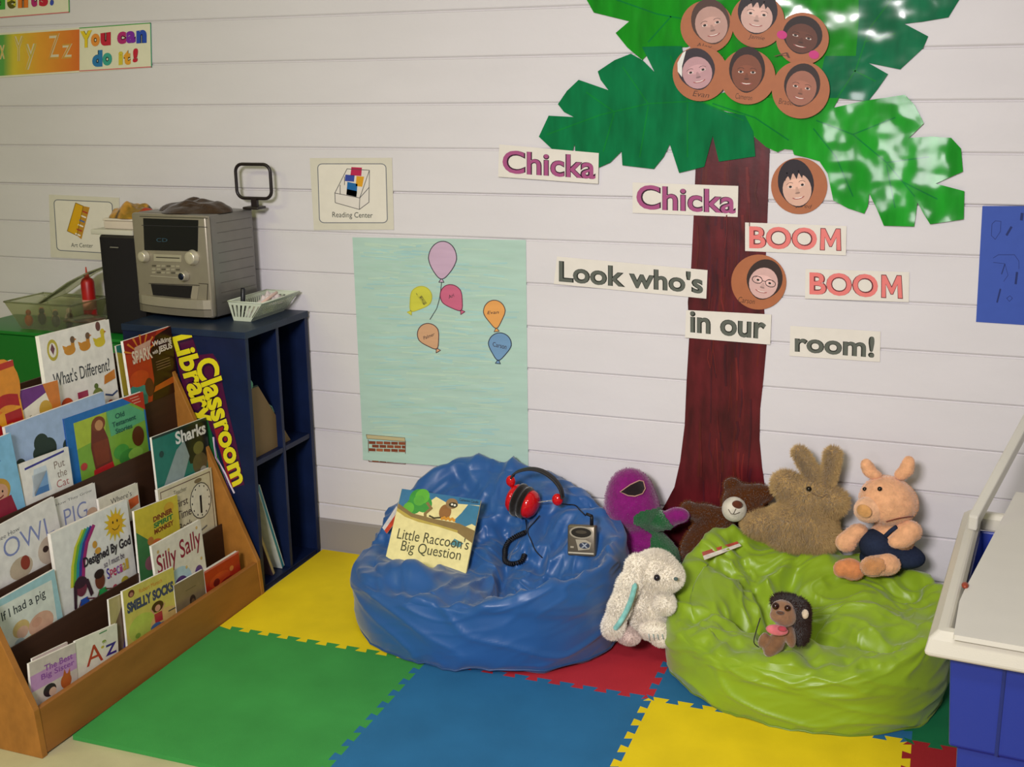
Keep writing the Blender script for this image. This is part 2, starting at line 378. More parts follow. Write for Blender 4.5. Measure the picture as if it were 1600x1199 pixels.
frond([(935,535),(975,470),(1012,415),(1080,385),(1180,362),(1335,338),(1370,375),(1403,440),(1350,492),(1430,487),(1500,492),(1535,530),(1542,612),(1445,655),(1547,682),(1545,782),(1425,800),(1400,760),(1380,722),(1368,808),(1260,805),(1235,745),(1208,690),(1203,735),(1190,762),(1130,742),(1080,715),(1060,620),(1030,575),(985,562),(940,552)], B2, .0080,
      [[(1020,430),(1150,480),(1270,580),(1370,700)], [(1010,460),(1090,560),(1150,700)], [(1150,480),(1300,420)], [(1270,580),(1420,560)], [(1330,650),(1450,710)], [(1270,590),(1300,740)]])

# coconuts with snapshots of faces
def coconut(cx, cy, r, rot, rx, ry, skin, hair, style, name, label, nx=None, ny=None, lift=.0095, dx=0, dy=0):
    t = thing('coconut_cutout', atY(cx, cy), label, 'cut-out', 'brown coconut cut-outs on the palm tree')
    m = MB(); m.poly(W, [(cx+r*math.cos(2*PI*i/48), cy+r*math.sin(2*PI*i/48)) for i in range(48)], '#a5633f', lift, lift-.0012)
    if name: m.text(W, name, [(nx-12, ny-5), (nx+14, ny-1), (nx+14, ny+7), (nx-12, ny+4)], '#5a3522', lift+.0002, 0, .3)
    m.build('disc', 'card_print', t)
    m = MB(); c, s_ = math.cos(R(rot)), math.sin(R(rot)); X, Y = cx+dx, cy+dy
    def q(a, b): a, b = a*rx, b*ry; return (X+a*c-b*s_, Y+a*s_+b*c)
    def o(cx_, cy_, ax, ay, n=24, a0=0, a1=360): return [q(cx_+ax*math.cos(R(a0+(a1-a0)*i/n)), cy_+ay*math.sin(R(a0+(a1-a0)*i/n))) for i in range(n)]
    h = lift+.0007; dk = shade(skin, .62); lt = shade(skin, 1.1)
    outl = [q(math.cos(R(a))*(1 if math.sin(R(a)) < .1 else 1-.22*math.sin(R(a))**2), math.sin(R(a))) for a in range(0, 360, 12)]
    m.poly(W, outl, hair, h, lift+.0001)
    if style == 'short': face = o(0, .14, .84, .80)
    elif style == 'bangs': face = o(0, .26, .80, .68)
    elif style == 'side': face = o(-.06, .22, .78, .72)
    else: face = o(0, .18, .80, .76)
    m.poly(W, face, skin, h+.0002)
    m.poly(W, o(0, .02, .50, .22), lt, h+.0003)
    if style == 'bangs':
        for a in (-.55, -.25, .1, .4): m.poly(W, [q(a-.18, -.5), q(a+.2, -.5), q(a-.02, -.16)], hair, h+.0004)
    for sx in (-1, 1):
        m.poly(W, o(sx*.34, .11, .15, .050, 14), '#d8c8c0', h+.0005); m.poly(W, o(sx*.34, .10, .085, .052, 12), '#241610', h+.0006)
        m.line(W, [q(sx*.52, .0), q(sx*.40, -.07), q(sx*.26, -.075), q(sx*.17, -.03)], .8, shade(skin, .55), h+.0006)
    m.poly(W, [q(-.05, .15), q(.05, .15), q(.13, .42), q(-.13, .42)], shade(skin, .93), h+.0004)
    m.poly(W, o(0, .40, .14, .04, 12), shade(skin, .72), h+.0005)
    m.poly(W, [q(.34*math.sin(R(a))*1.0, .56+.10*math.cos(R(a))) for a in range(-90, 91, 15)]+[q(.2, .585), q(0, .60), q(-.2, .585)], '#9a4c48', h+.0005)
    m.poly(W, [q(-.26, .575), q(0, .60), q(.26, .575), q(.16, .615), q(0, .630), q(-.16, .615)], '#ece2da', h+.0006)
    if style == 'glasses':
        for sx in (-1, 1): m.line(W, o(sx*.38, .10, .29, .17, 14), 1.0, '#1c1618', h+.0008, True)
        m.line(W, [q(-.1, .08), q(.1, .08)], 1.0, '#1c1618', h+.0008)
    if style == 'bows':
        for sx, sy in ((-1.0, .25), (.8, .85)): m.poly(W, o(sx, sy, .26, .22), '#c2307a', h+.0009)
    if style == 'bright': m.poly(W, [q(-1, -.1), q(-.9, -.5), q(-.5, -.9), q(-.3, -.95), q(-.7, -.3), q(-.85, .2)], '#dcdad6', h+.0009)
    m.build('face_snapshot', 'card_print', t)
coconut(1105.6, 42, 41, -14, 30, 36, '#b58e84', '#4a3128', 'short', 'Alex', 'coconut cut-out with an olive-haired child face, topmost at the left of the cluster', 1100, 71, .0104, 6, -8)
coconut(1185, 33, 42, 8, 31, 35, '#c9a49a', '#241a20', 'bangs', 'Jamie', 'coconut cut-out with a pale black-haired child face, top centre of the cluster', 1182, 58, .0118, 0, -14)
coconut(1255, 61, 41, 14, 31, 30, '#5d3426', '#23120f', 'bows', 'A', 'coconut cut-out with a dark-skinned smiling face with pink hair bobbles', 1222, 84, .0132, 0, -6)
coconut(1096, 115, 43, -14, 29, 33, '#b78d92', '#30242c', 'bright', 'Evan', 'coconut cut-out with a smiling dark-haired face and a white patch, lower left of the cluster', 1096, 146, .0146, -6, -7)
coconut(1170, 120, 43, 3, 28, 36, '#7a4530', '#2a1510', 'short', 'Cameron', 'coconut cut-out with a brown smiling face, lower centre of the cluster', 1163, 150, .0160, -1, -11)
coconut(1252.6, 140, 45, 12, 28, 34, '#9a6350', '#2c1a16', 'short', 'Braden', 'coconut cut-out with a short-haired brown face, lowest of the cluster', 1230, 158, .0174, 2, -7)
coconut(1249, 290.5, 44, -10, 28, 38, '#cfa593', '#221820', 'bangs', 'Jared', 'coconut cut-out with a smiling black-haired face, alone right of the trunk top', 1255, 321, .0030, -5, -4)
coconut(1186, 440.5, 43, 16, 28, 32, '#cda6a0', '#33231f', 'glasses', 'Carson', 'coconut cut-out with a smiling face in black glasses, halfway down the trunk', 1166, 468, .0050, 9, -4)

# word cards
def word(body, quad, ink, fill, edge, label, lift=.0034, bold=.035, mid=None, groups=None):
    m = MB(); m.poly(W, quad, '#dcd6cd', lift, lift-.0010)
    if body == 'BOOM':                                   # the M is drawn as one clean outline
        tl, tr, br, bl = ink; L = lambda u, v_: ((bl[0]+(br[0]-bl[0])*u)*(1-v_)+(tl[0]+(tr[0]-tl[0])*u)*v_, (bl[1]+(br[1]-bl[1])*u)*(1-v_)+(tl[1]+(tr[1]-tl[1])*u)*v_)
        q = [L(0, 1), L(.735, 1), L(.735, 0), L(0, 0)]; m.text(W, 'BOO', q, edge, lift+.0003, .045); m.text(W, 'BOO', q, fill, lift+.0006, .02)
        for g, c_, h_ in ((.0, edge, .0003), (.010, fill, .0006)):
            M_ = [(0, 0), (.03, 1), (.26, 1), (.5, .52), (.74, 1), (.97, 1), (1, 0), (.76, 0), (.76, .58), (.56, .16), (.44, .16), (.24, .58), (.24, 0)]
            cx_, cy_ = .5, .45; P = []
            n_ = len(M_)
            for i in range(n_):
                (x0, y0), (x1, y1), (x2, y2) = M_[i-1], M_[i], M_[(i+1) % n_]
                d1 = V((x1-x0, y1-y0)).normalized(); d2 = V((x2-x1, y2-y1)).normalized(); nn = V((d1.y+d2.y, -d1.x-d2.x)); nn = nn/max(.35, nn.length_squared*.5)
                P.append(L(.765+.235*(x1+nn.x*g*3.2), y1+nn.y*g*3.2))
            m.poly(W, P, c_, lift+h_)
    else: m.text(W, body, ink, edge, lift+.0003, bold); m.text(W, body, ink, fill, lift+.0006, bold-.024)
    o = m.build('word_card', 'laminate'); return tag(o, label, 'sign', 'cut-out word cards by the palm tree')
PK, OR, GY = '#a2527f', '#e07a76', '#5d615a'
word('Chicka', [(782,225.5),(937,239),(936,287),(780,276)], [(787,234),(932,243),(932,280),(787,270)], PK, '#3c2433', 'white card reading Chicka in purple, on the wall left of the tree', .0088)
word('Chicka', [(989,285),(1154,290.5),(1153,339),(989,332.6)], [(995,288),(1150,297),(1150,334),(995,326.5)], PK, '#3c2433', 'white card reading Chicka in purple, overlapping the trunk', .0040)
word('BOOM', [(1164.6,347.5),(1323,353),(1322,399),(1164.6,392)], [(1171,353),(1315,357),(1315,392),(1171,388)], OR, '#6a3236', 'white card reading BOOM in coral, its left end on the trunk', .0040, .012)
word('BOOM', [(1259,420),(1421,425),(1420,472),(1258,466.5)], [(1265,425),(1410,430),(1411,467),(1265,460)], OR, '#6a3236', 'white card reading BOOM in coral, on bare wall right of the trunk', .0030, .012)
word("Look who's", [(871,400.6),(1106,422),(1104,466.5),(866,443.5)], [(874,406),(1099,426),(1099,459),(874,440)], GY, '#2a2d29', "long white card reading Look who's in grey, left of the trunk", .0040)
word('in our', [(1073,484),(1206,491),(1204,538),(1071,527)], [(1079,485.5),(1198,495),(1197,530),(1079,519)], GY, '#2a2d29', 'white card reading in our in grey, across the trunk', .0066)
word('room!', [(1235,509),(1376,518),(1375,565.5),(1234,556)], [(1242,519),(1367,526),(1366,559),(1242,549.5)], GY, '#2a2d29', 'white card reading room! in grey, lowest of the word cards', .0030)

# blue paper at the right edge
m = MB(); m.poly(W, [(1535,322),(1665,322),(1662,512),(1525,503)], '#3852a6', .0020, .0006)
for P in ([(1578,367),(1574,360)], [(1599,340),(1596,334)]): pass
for P, wd in (([(1573,367),(1580,355)], 3.5), ([(1596,343),(1597,334)], 4.5), ([(1565,428),(1570,413)], 1.5), ([(1587,443),(1589,426)], 3.5), ([(1558,472),(1563,452)], 2.5),
              ([(1550,350),(1555,345),(1564,346),(1563,362),(1555,374),(1549,368),(1550,350)], .7), ([(1552,403),(1560,398),(1585,398),(1592,408),(1592,420)], .7), ([(1552,410),(1570,412),(1575,430),(1568,440)], .6), ([(1573,466),(1578,462),(1582,466),(1577,471),(1573,466)], .7)):
    m.line(W, P, wd, '#1d2c66', .0024)
tag(m.build('blue_paper', 'paper'), 'blue construction paper with dark pen marks at the right edge of the wall', 'paper')

# balloon poster
ptl, ptr, pbr, pbl = (551,371), (822,375), (826,737), (568,718)
m = MB()
nx_, ny_ = 12, 24; vs = []
for j in range(ny_+1):
    for i in range(nx_+1):
        u, v_ = i/nx_, j/ny_
        a = (ptl[0]+(ptr[0]-ptl[0])*u, ptl[1]+(ptr[1]-ptl[1])*u); b = (pbl[0]+(pbr[0]-pbl[0])*u, pbl[1]+(pbr[1]-pbl[1])*u)
        vs.append(W.p(a[0]+(b[0]-a[0])*v_, a[1]+(b[1]-a[1])*v_, .0016+.016*max(0, v_-.93)*10*(.4+.6*math.sin(PI*u))*max(0, v_-.93)*10))
m.add(vs, [(j*(nx_+1)+i, j*(nx_+1)+i+1, (j+1)*(nx_+1)+i+1, (j+1)*(nx_+1)+i) for j in range(ny_) for i in range(nx_)], '#aac6ba', True)
rnd = random.Random(11)
for i in range(420):                                    # crayon strokes
    y0 = rnd.uniform(380, 700); f_ = (y0-371)/350; x0 = rnd.uniform(556+16*f_, 770); L = rnd.uniform(15, 60)
    x1 = min(x0+L, 818); k = rnd.uniform(-3, 5)
    m.line(W, [(x0, y0), ((x0+x1)/2, y0+k*.4), (x1, y0+k)], rnd.uniform(1, 3), rnd.choice(['#a3c8c2', '#a8c7b9', '#9ec4c2', '#b3ccba', '#a7c6b7']), .0019+.0000012*i)
HB = .0026
def balloon(cx, cy, rx, ry, tip, col, name=None, edge='#3c3a42', nq=None):
    dx, dy = tip[0]-cx, tip[1]-cy; L = math.hypot(dx, dy); an = math.atan2(dy, dx); pts = []
    for i in range(36):
        t = 2*PI*i/36; r_ = 1.0; d = math.cos(t); ext = (L/ry-1)*max(0, d)**5
        px_, py_ = ry*d*(1+ext), rx*math.sin(t)*(1-.18*max(0, d))
        pts.append((cx+px_*math.cos(an)-py_*math.sin(an), cy+px_*math.sin(an)+py_*math.cos(an)))
    m.poly(W, pts, col, HB); m.line(W, pts, 1.3, edge, HB+.0003, True)
    ux, uy = math.cos(an), math.sin(an); b = [(tip[0]-uy*1, tip[1]+ux*1), (tip[0]+ux*5-uy*4, tip[1]+uy*5+ux*4), (tip[0]+ux*5+uy*4, tip[1]+uy*5-ux*4), (tip[0]+uy*1, tip[1]-ux*1)]
    m.poly(W, b, col, HB+.0001); m.line(W, b, 1.1, edge, HB+.0003, True)
    if name: m.text(W, name, nq, '#3a3138', HB+.0005, 0, .2)
balloon(692, 404, 22, 27, (690.5,436), '#c0a3ba')
m.line(W, [(690.5,441), (689,455), (687,468), (683,482), (672.5,499)], 1.2, '#454a4c', HB+.0001)
balloon(658, 465, 17, 18, (643,486), '#c6c344', 'Cameron', '#b3b040', [(650,458), (655,455), (668,474), (663,477)])
balloon(706, 463, 17, 19, (721,485), '#c2627f', 'Ari', '#6d3048', [(700,462), (709,458), (711,463), (702,467)])
balloon(773, 487, 17, 18, (776,513), '#dd9d58', 'Evan', '#5b4640', [(762,486), (780,485), (780,490), (762,491)])
balloon(670, 523, 17, 18, (683,545), '#c89c78', 'Palmer', '#54383a', [(661,526), (679,519), (680,524), (663,531)])
balloon(781.5, 538, 18, 18, (779,563), '#6e93b8', 'Carson', '#2c3444', [(770,534), (792,538), (792,546), (771,541)])
for r_ in range(6):
    for c_ in range(5):
        x0 = 577+c_*11.6+(5 if r_ % 2 else 0); x1 = min(x0+10.4, 634); y0 = 689+r_*5.6+c_*.35
        if x1-x0 > 2: m.poly(W, [(x0, y0), (x1, y0+.5), (x1, y0+5), (x0, y0+4.5)], rnd.choice(['#8a4a30', '#96553a', '#7b3f2a', '#a06040']), HB)
m.poly(W, [(573,679), (633,684), (634,690), (574,685)], '#b9ad86', HB+.0001); m.line(W, [(573,679), (633,684), (634,690), (574,685)], .8, '#7d7458', HB+.0003, True)
m.line(W, [(576,687), (577,721), (634,725), (634,690)], .9, '#6b4636', HB+.0003)
tag(m.build('balloon_poster', 'crayon_poster'), 'pale teal crayon-coloured poster with drawn balloons and a small brick wall', 'poster')

# Reading Center card
def centre_card(quad, border, body, ink, label, pic):
    m = MB(); m.poly(W, quad, '#cfcabb', .0022, .0006); b = rrect(border, 0, .07)
    m.poly(W, b, '#dcd6ca', .0024); m.line(W, b, 1.2, '#6a6e78', .0027, True); m.text(W, body, ink, '#444a44', .0028, .0); pic(m)
    return tag(m.build('centre_card', 'laminate'), label, 'sign', 'laminated learning centre cards')
def pic1(m):
    def z(P): return [(480+x/4.442, 230+y/4.442) for x, y in P]
    h = .0026
    m.poly(W, z([(280,150),(435,160),(432,385),(355,432),(195,385),(195,310)]), '#d9d2ca', h)
    for P in ([(195,318),(368,352),(365,432),(198,385),(195,318)], [(368,352),(432,280)], [(365,432),(432,382),(435,160)], [(280,150),(195,318)], [(280,150),(435,160)], [(435,160),(368,352)], [(232,262),(232,325)], [(262,205),(262,262)]):
        m.line(W, z(P), .9, '#4a4a4c', h+.0004)
    for P, c in (([(310,138),(383,142),(378,200),(303,195)], '#b22a50'), ([(268,190),(332,195),(328,240),(265,235)], '#3a4a98'), ([(345,200),(398,205),(385,275),(340,270)], '#d59a2a'), ([(282,240),(352,255),(345,345),(275,330)], '#2464a0'), ([(278,290),(349,305),(345,345),(275,330)], '#2a7a52')):
        m.poly(W, z(P), c, h+.0002)
centre_card([(484.5,247),(613,246.5),(616,359),(491,359.5)], [(497,256),(603.5,256),(606,348),(500,348)], 'Reading Center', [(520,331),(583,332),(583,343),(520,342)], 'laminated Reading Center card with a drawn book rack, above the poster', pic1)
def pic2(m):
    h = .0026; m.poly(W, [(119,317),(131,322),(121,368),(106,361)], '#d3a11c', h); m.poly(W, [(131,322),(141,324),(128,374),(121,368)], '#b8862c', h)
    for i in range(6): m.line(W, [(130-i*2.2, 330+i*7), (137-i*2.2, 333+i*7)], 2.2, ['#a83a2c', '#e6ded0', '#4a6aa0', '#e6ded0', '#a83a2c', '#e6ded0'][i], h+.0003)
    m.line(W, [(119,317),(131,322),(121,368),(106,361)], .9, '#7a5f18', h+.0003, True)
centre_card([(77,304),(187,309),(188,408),(80,402)], [(85,312),(176,316),(178,396),(90,391)], 'Art Center', [(112,379.5),(146,380.5),(146,387),(112,386)], 'laminated Art Center card with a yellow crayon box, behind the speaker', pic2)

# alphabet strips, top left
m = MB(); q0 = [(-170,64),(236,35.3),(237.5,105.5),(-170,133)]
m.poly(W, q0, '#d9d6bd', .0022, .0006)
def strip(u, v_): return (-170+407*u, 64+(35.3-64)*u + (69+1.2*u)*v_)
h = .0025; xs = [-170, -60, -20, 6, 22, 60, 125]; cs = ['#3c8a9a', '#3a9a7a', '#3f9a5a', '#5a9a48', '#c9b83a', '#d99a34', '#cf6a2c']
for i in range(6):
    u0, u1 = (xs[i]+170)/407, (xs[i+1]+170)/407
    m.add([W.p(*strip(u0, .04), h), W.p(*strip(u1, .04), h), W.p(*strip(u1, .96), h), W.p(*strip(u0, .96), h)], [(0, 1, 2, 3)], [cs[i], cs[i+1], cs[i+1], cs[i]])
for b_, q in (('x', [(0,71),(9,70),(9,92),(0,93)]), ('Y', [(22,57),(38,56),(38,95),(22,96)]), ('y', [(40,69),(58,68),(58,108),(40,109)]), ('Z', [(77,53),(94,52),(93,92),(76,93)]), ('z', [(98,69),(114,68),(113,91),(97,92)])):
    m.text(W, b_, q, '#cfc4a6', h+.0003, .02); m.text(W, b_, q, '#c8923e' if b_ in 'Zz' else '#c4ab48', h+.0006, -.018)
m.line(W, [(125,44),(236,36)], 1.5, '#4a9a4a', h); m.line(W, [(125,111),(237,104.5)], 1.5, '#c8606a', h); m.line(W, [(236,36),(237.5,105)], 1.5, '#4a9a7a', h)
for b_, c, q in (('Y', '#d9bf2a', [(126,49),(145,47),(144,74),(127,75)]), ('o', '#d98a3a', [(143,53),(157,52),(157,72),(143,73)]), ('u', '#b8243a', [(158,52),(174,50),(174,71),(158,72)]),
                 ('c', '#a8286a', [(184,50),(198,49),(198,68),(184,70)]), ('a', '#7a2a9a', [(198,49),(213,48),(213,67),(198,68)]), ('n', '#2a4aa8', [(214,48),(230,46),(230,67),(214,68)]),
                 ('d', '#2a72a8', [(145,79),(161,78),(161,104),(145,105)]), ('o', '#3a9a8a', [(161,83),(176,82),(176,102),(161,103)]), ('i', '#c9b83a', [(186,81),(193,80),(193,101),(186,102)]), ('t', '#d99a34', [(194,79),(205,78),(205,101),(194,102)]), ('!', '#b8243a', [(209,76),(217,75),(216,97),(208,98)])):
    m.text(W, b_, q, shade(c, .45), h+.0003, .09); m.text(W, b_, q, c, h+.0006, .05)
tag(m.build('alphabet_strip', 'laminate'), 'rainbow alphabet wall strip ending in the words You can do it!', 'wall strip', 'alphabet strips on the wall')
m = MB(); m.poly(W, [(-170,-24),(107,-45),(109,20),(-170,42)], '#d9d6bd', .0022, .0006); m.line(W, [(-170,41),(108.5,19)], 1.5, '#c8606a', h); m.line(W, [(107.3,-44),(109,19)], 1.5, '#4a9a4a', h)
x = -26
for b_, c, wd in (('u', '#3a9a5a', 17), ('d', '#3a9a3a', 19), ('e', '#c9c03a', 16), ('n', '#d9762a', 18), ('t', '#a8286a', 13), ('s', '#b8243a', 16), ('!', '#3a4aa8', 8)):
    y = 17-(x+26)*.075; q = [(x, y-28 if b_ in 'dt!' else y-20), (x+wd-2, y-29 if b_ in 'dt!' else y-21), (x+wd-2, y-1), (x, y)]
    m.text(W, b_, q, shade(c, .45), h+.0003, .09); m.text(W, b_, q, c, h+.0006, .05); x += wd+1
tag(m.build('alphabet_strip', 'laminate'), 'upper wall strip with the coloured letters udents! cut by the top of the photo', 'wall strip', 'alphabet strips on the wall')
# ================================================================== BOOK RACK
OK, OKD, BRN = '#a06a2c', '#94602a', '#3f2515'
YL, YR = -1.311, -.374
rack = thing('book_display', (-1.4, -.84, 0), 'sloping wooden picture book display with brown tiers, in the left corner', 'book rack')
SP = [(-1.175, 0), (-1.184, .118), (-1.440, .700), (-1.455,.735), (-1.63, .735), (-1.63, 0)]
def side(y0, y1):
    m = MB(); n = len(SP); vs = [(x, y, z) for y in (y0, y1) for x, z in SP]
    m.add(vs, [tuple(range(n)), tuple(range(2*n-1, n-1, -1))]+[(i, i+n, (i+1) % n+n, (i+1) % n) for i in range(n)], OK); return m
side(YL, YL+.018).build('side_panel', 'wood', rack, bevel=.0015); side(YR-.016, YR).build('side_panel', 'wood', rack, bevel=.0015)
m = MB(); m.add([(x, y, z) for y in (YL+.018, YR-.016) for x, z in ((-1.177, .004), (-1.1862, .116), (-1.200, .116), (-1.195, .004))], [(0,1,5,4), (1,2,6,5), (2,3,7,6), (3,0,4,7), (0,3,2,1), (4,5,6,7)], OKD)
m.build('front_lip', 'wood', rack, bevel=.002)
ROW = [(-1.191, .112), (-1.300, .224), (-1.340, .354), (-1.384, .502), (-1.432, .660)]
for k in range(1, 5):
    x1, z1 = ROW[k]; x0, z0 = ROW[k-1]; m = MB(); a, b = YL+.018, YR-.016
    m.add([(x, y, z) for y in (a, b) for x, z in ((x1+.0035, z0-.0398), (x1+.001, z1), (x1-.003, z1), (x1-.0005, z0-.0398))], [(0,1,5,4), (1,2,6,5), (2,3,7,6), (3,0,4,7), (0,3,2,1), (4,5,6,7)], BRN)
    m.build('tier_board', 'board_brown', rack)
m = MB()
for k in range(5):
    x0, z0 = ROW[k]; x1 = ROW[k+1][0]+.004 if k < 4 else -1.62
    m.box((x1, YL+.018, z0-.045), (x0-.004, YR-.016, z0-.040), BRN)
m.box((-1.625, YL+.018, .01), (-1.618, YR-.016, .73), BRN); m.build('shelf_floor', 'board_brown', rack)
TT = .06; TN = V((1, 0, TT)).normalized(); TV = V((-TT, 0, 1)).normalized()
_log = []
def book(row, tl, tr, off, art, label, th=.006, base='#e8e4da', spine=None, hmax=None, H=None, y0=None):
    xk, zk = ROW[row]; zb = zk-.0395; o = V((xk-.004-off*.75-(.012 if row == 0 else 0)+.0395*TT, 0, zb)); pf = PixFace(o, TN)
    A, B = pf.p(*tl), pf.p(*tr)
    ya = A.y if y0 is None else y0; yb = B.y; wd = yb-ya
    hA, hB = (A.z-zb)/TV.z, (B.z-zb)/TV.z; H = H or (hA+hB)/2
    _log.append((label[:30], round(ya, 3), round(wd, 3), round(H, 3), round(hA-hB, 3)))
    rise = hB-hA if abs(hB-hA) < .03 and y0 is None else 0; an = math.asin(max(-1, min(1, rise/max(wd, .01))))
    U = V((0, 1, 0))*math.cos(an)+TV*math.sin(an); VV = TV*math.cos(an)-V((0, 1, 0))*math.sin(an)
    oo = V((o.x, ya, zb)) + TV*max(0, -rise)*1.0
    t = thing('picture_book', oo+U*wd/2, label, 'book', 'picture books on the display rack')
    fr = Fr(oo, U*wd, VV*(H-max(0, rise)*.0), TN)
    m = MB(); m.fbox(fr, 0, 1, 0, 1, -.0008, 0, base); m.fbox(fr, 0, 1, 0, 1, -th, -th+.0008, base); m.fbox(fr, -.004, 0, 0, 1, -th, 0, spine or base)
    art(Art(m, fr)); m.build('cover', 'gloss_cover', t)
    m = MB(); m.fbox(fr, .002, .985, .008, .992, -th+.0009, -.0009, '#d8d3c4'); m.build('pages', 'paper', t)
    return t
def face(A, x, y, r, skin, hair, asp=1.0):
    A.e(x, y+r*.12*asp, r*1.15, r*1.15*asp, hair); A.e(x, y-r*.08*asp, r*.86, r*.86*asp, skin)
    for s_ in (-1, 1): A.e(x+s_*r*.3, y, r*.09, r*.12*asp, '#2a1c18')
    A.l([(x-r*.3, y-r*.4*asp), (x, y-r*.52*asp), (x+r*.3, y-r*.4*asp)], r*.1, '#7a3030')
# --- top tier
def a(A):
    A.r(0, 0, 1, 1, '#d9701c'); A.p([(0, .0), (.6, 0), (1, .3), (1, .55), (0, .35)], '#e09a20'); A.e(.75, .75, .3, .3, '#d98a24'); A.t('G', .30, .18, .98, .66, '#a81a1c', .06); A.r(0, .93, 1, 1, '#b02a1c')
book(4, (-60, 592), (24, 563), .004, a, 'orange picture book with a large red G, at the left end of the top tier')
def a(A):
    A.r(0, 0, 1, 1, '#e8e4da')
    A.e(.15, .83, .075, .11, '#b8a83a'); A.e(.15, .83, .05, .075, '#e4ddd0'); A.p([(.12, .84), (.15, .9), (.18, .84), (.15, .78)], '#6a3a4a')
    for i, c in enumerate(('#c8882a', '#c8862a', '#d2bc30')):
        x = .38+.22*i; A.e(x, .785, .082, .05, c); A.p([(x-.085, .80), (x-.095, .85), (x-.03, .82)], c); A.p([(x+.02, .80), (x+.03, .88), (x+.075, .88), (x+.075, .79)], c); A.e(x+.055, .885, .034, .036, '#6a5038' if i < 2 else c); A.p([(x+.08, .895), (x+.115, .88), (x+.08, .87)], '#b86a1c')
    A.e(.82, .955, .035, .05, '#6a4038')
    A.t("What's Different?", .10, .46, .92, .60, '#34343a', .0)
    A.e(.24, .24, .085, .075, '#c0481c'); A.r(.40, .13, .55, .33, '#a03050'); A.e(.69, .22, .085, .10, '#707a30'); A.e(.68, .34, .03, .03, '#5a6a28')
    A.p([(.80, .33), (.98, .36), (.98, .46), (.82, .42)], '#c87a2a'); A.l([(.80, .22), (.9, .19), (.98, .22)], .02, '#3a4a70'); A.e(.86, .06, .06, .09, '#c04830')
book(4, (59, 528), (168, 501), .030, a, "tall white book titled What's Different? with rubber ducks, in front of the green box", th=.012)
def a(A):
    A.r(0, 0, 1, 1, '#e9e3cf'); A.p([(0, .62), (0, 1), (1, 1), (.8, .88), (.4, .75)], '#6a2c7a'); A.p([(.62, 1), (1, 1), (1, .1), (.85, .25), (.75, .6)], '#cf7a30'); A.e(.62, .55, .16, .16, '#c8a03a')
    A.t('Family', .22, .42, .55, .52, '#8a8a6a'); A.t('Literature', .10, .30, .58, .38, '#9a8a7a'); A.p([(0, 0), (.35, 0), (.3, .12), (0, .2)], '#c8c83a')
book(4, (24, 614), (88, 596), .010, a, "white and purple picture book overlapping the lower left of the duck book")
def a(A):
    A.r(0, 0, 1, 1, '#2d7a70'); A.p([(0, .2), (1, .1), (1, .8), (0, .9)], '#b8a53a')
book(4, (182, 541), (200, 535), .036, a, 'teal edged book just showing at the left of the red and brown book')
def a(A):
    A.r(0, 0, 1, 1, '#b0381a'); A.p([(.4, 0), (1, 0), (1, 1), (.5, .9), (.5, .3)], '#2e120c'); A.p([(0, 1), (0, .8), (.5, .72), (.7, 1)], '#8f1f1a')
    for i in range(7): A.p([(.33, .72), (.33+.38*math.cos(R(20+i*22)), .72+.3*math.sin(R(20+i*22))), (.33+.38*math.cos(R(26+i*22)), .72+.3*math.sin(R(26+i*22)))], '#d2802a')
    A.p([(.12, .62), (.5, .78), (.55, .9), (.2, .86)], '#c8a08a'); A.o('SPARK', .12, .62, .54, .82, '#d8c8b0', '#9a1f1a', .03)
    A.t('Walking', .56, .76, .97, .86, '#e0d4c8', .03); A.t('with', .54, .67, .66, .73, '#e0d4c8', .02); A.t('JESUS', .67, .64, .97, .76, '#e0d4c8', .04)
    for i in range(4): A.r(.58, .54-i*.04, .88, .548-i*.04, '#9a7a5a')
    A.p([(0, .0), (.3, 0), (.35, .25), (.1, .35), (0, .3)], '#3a8a7a'); A.e(.2, .40, .2, .12, '#c0481c'); A.e(.38, .22, .09, .14, '#5a2a18'); A.p([(.45, .12), (1, .16), (1, .26), (.5, .2)], '#b85a1c')
book(4, (193, 534), (267, 510), -.006, a, 'red and brown book with SPARK and Walking with JESUS, right end of the top tier', th=.008)
# --- second tier from the top
def a(A):
    A.r(0, 0, 1, 1, '#7fb8d8'); A.t('Sleepy', .2, .68, .75, .78, '#2a5a9a', .02, .2); face(A, .62, .42, .17, '#c89a80', '#b8903a', .7); A.p([(.4, .02), (.88, .02), (.8, .34), (.5, .34)], '#8a2438'); A.e(.2, .55, .05, .03, '#c05a5a')
book(3, (-70, 716), (21, 677), .004, a, 'pale blue book with a small child in red, cut by the left edge')
def a(A):
    A.r(0, 0, 1, 1, '#9db4d4'); A.r(0, .0, 1, .50, '#8aa4cc'); A.p([(0, 0), (1, 0), (1, .58), (.8, .52), (.5, .56), (.3, .50), (.12, .54), (0, .52)], '#1f2c24')
    for x, y, r_ in ((.30, .52, .09), (.36, .44, .10), (.26, .42, .07), (.62, .46, .09), (.70, .40, .10), (.56, .38, .08), (.86, .46, .10), (.08, .38, .06)): A.e(x, y+.18, r_*.8, r_*1.15, '#26352a')
book(3, (8, 668), (162, 612), .026, a, 'wide blue-sky book with dark trees, standing behind the titled books of its tier', th=.008)
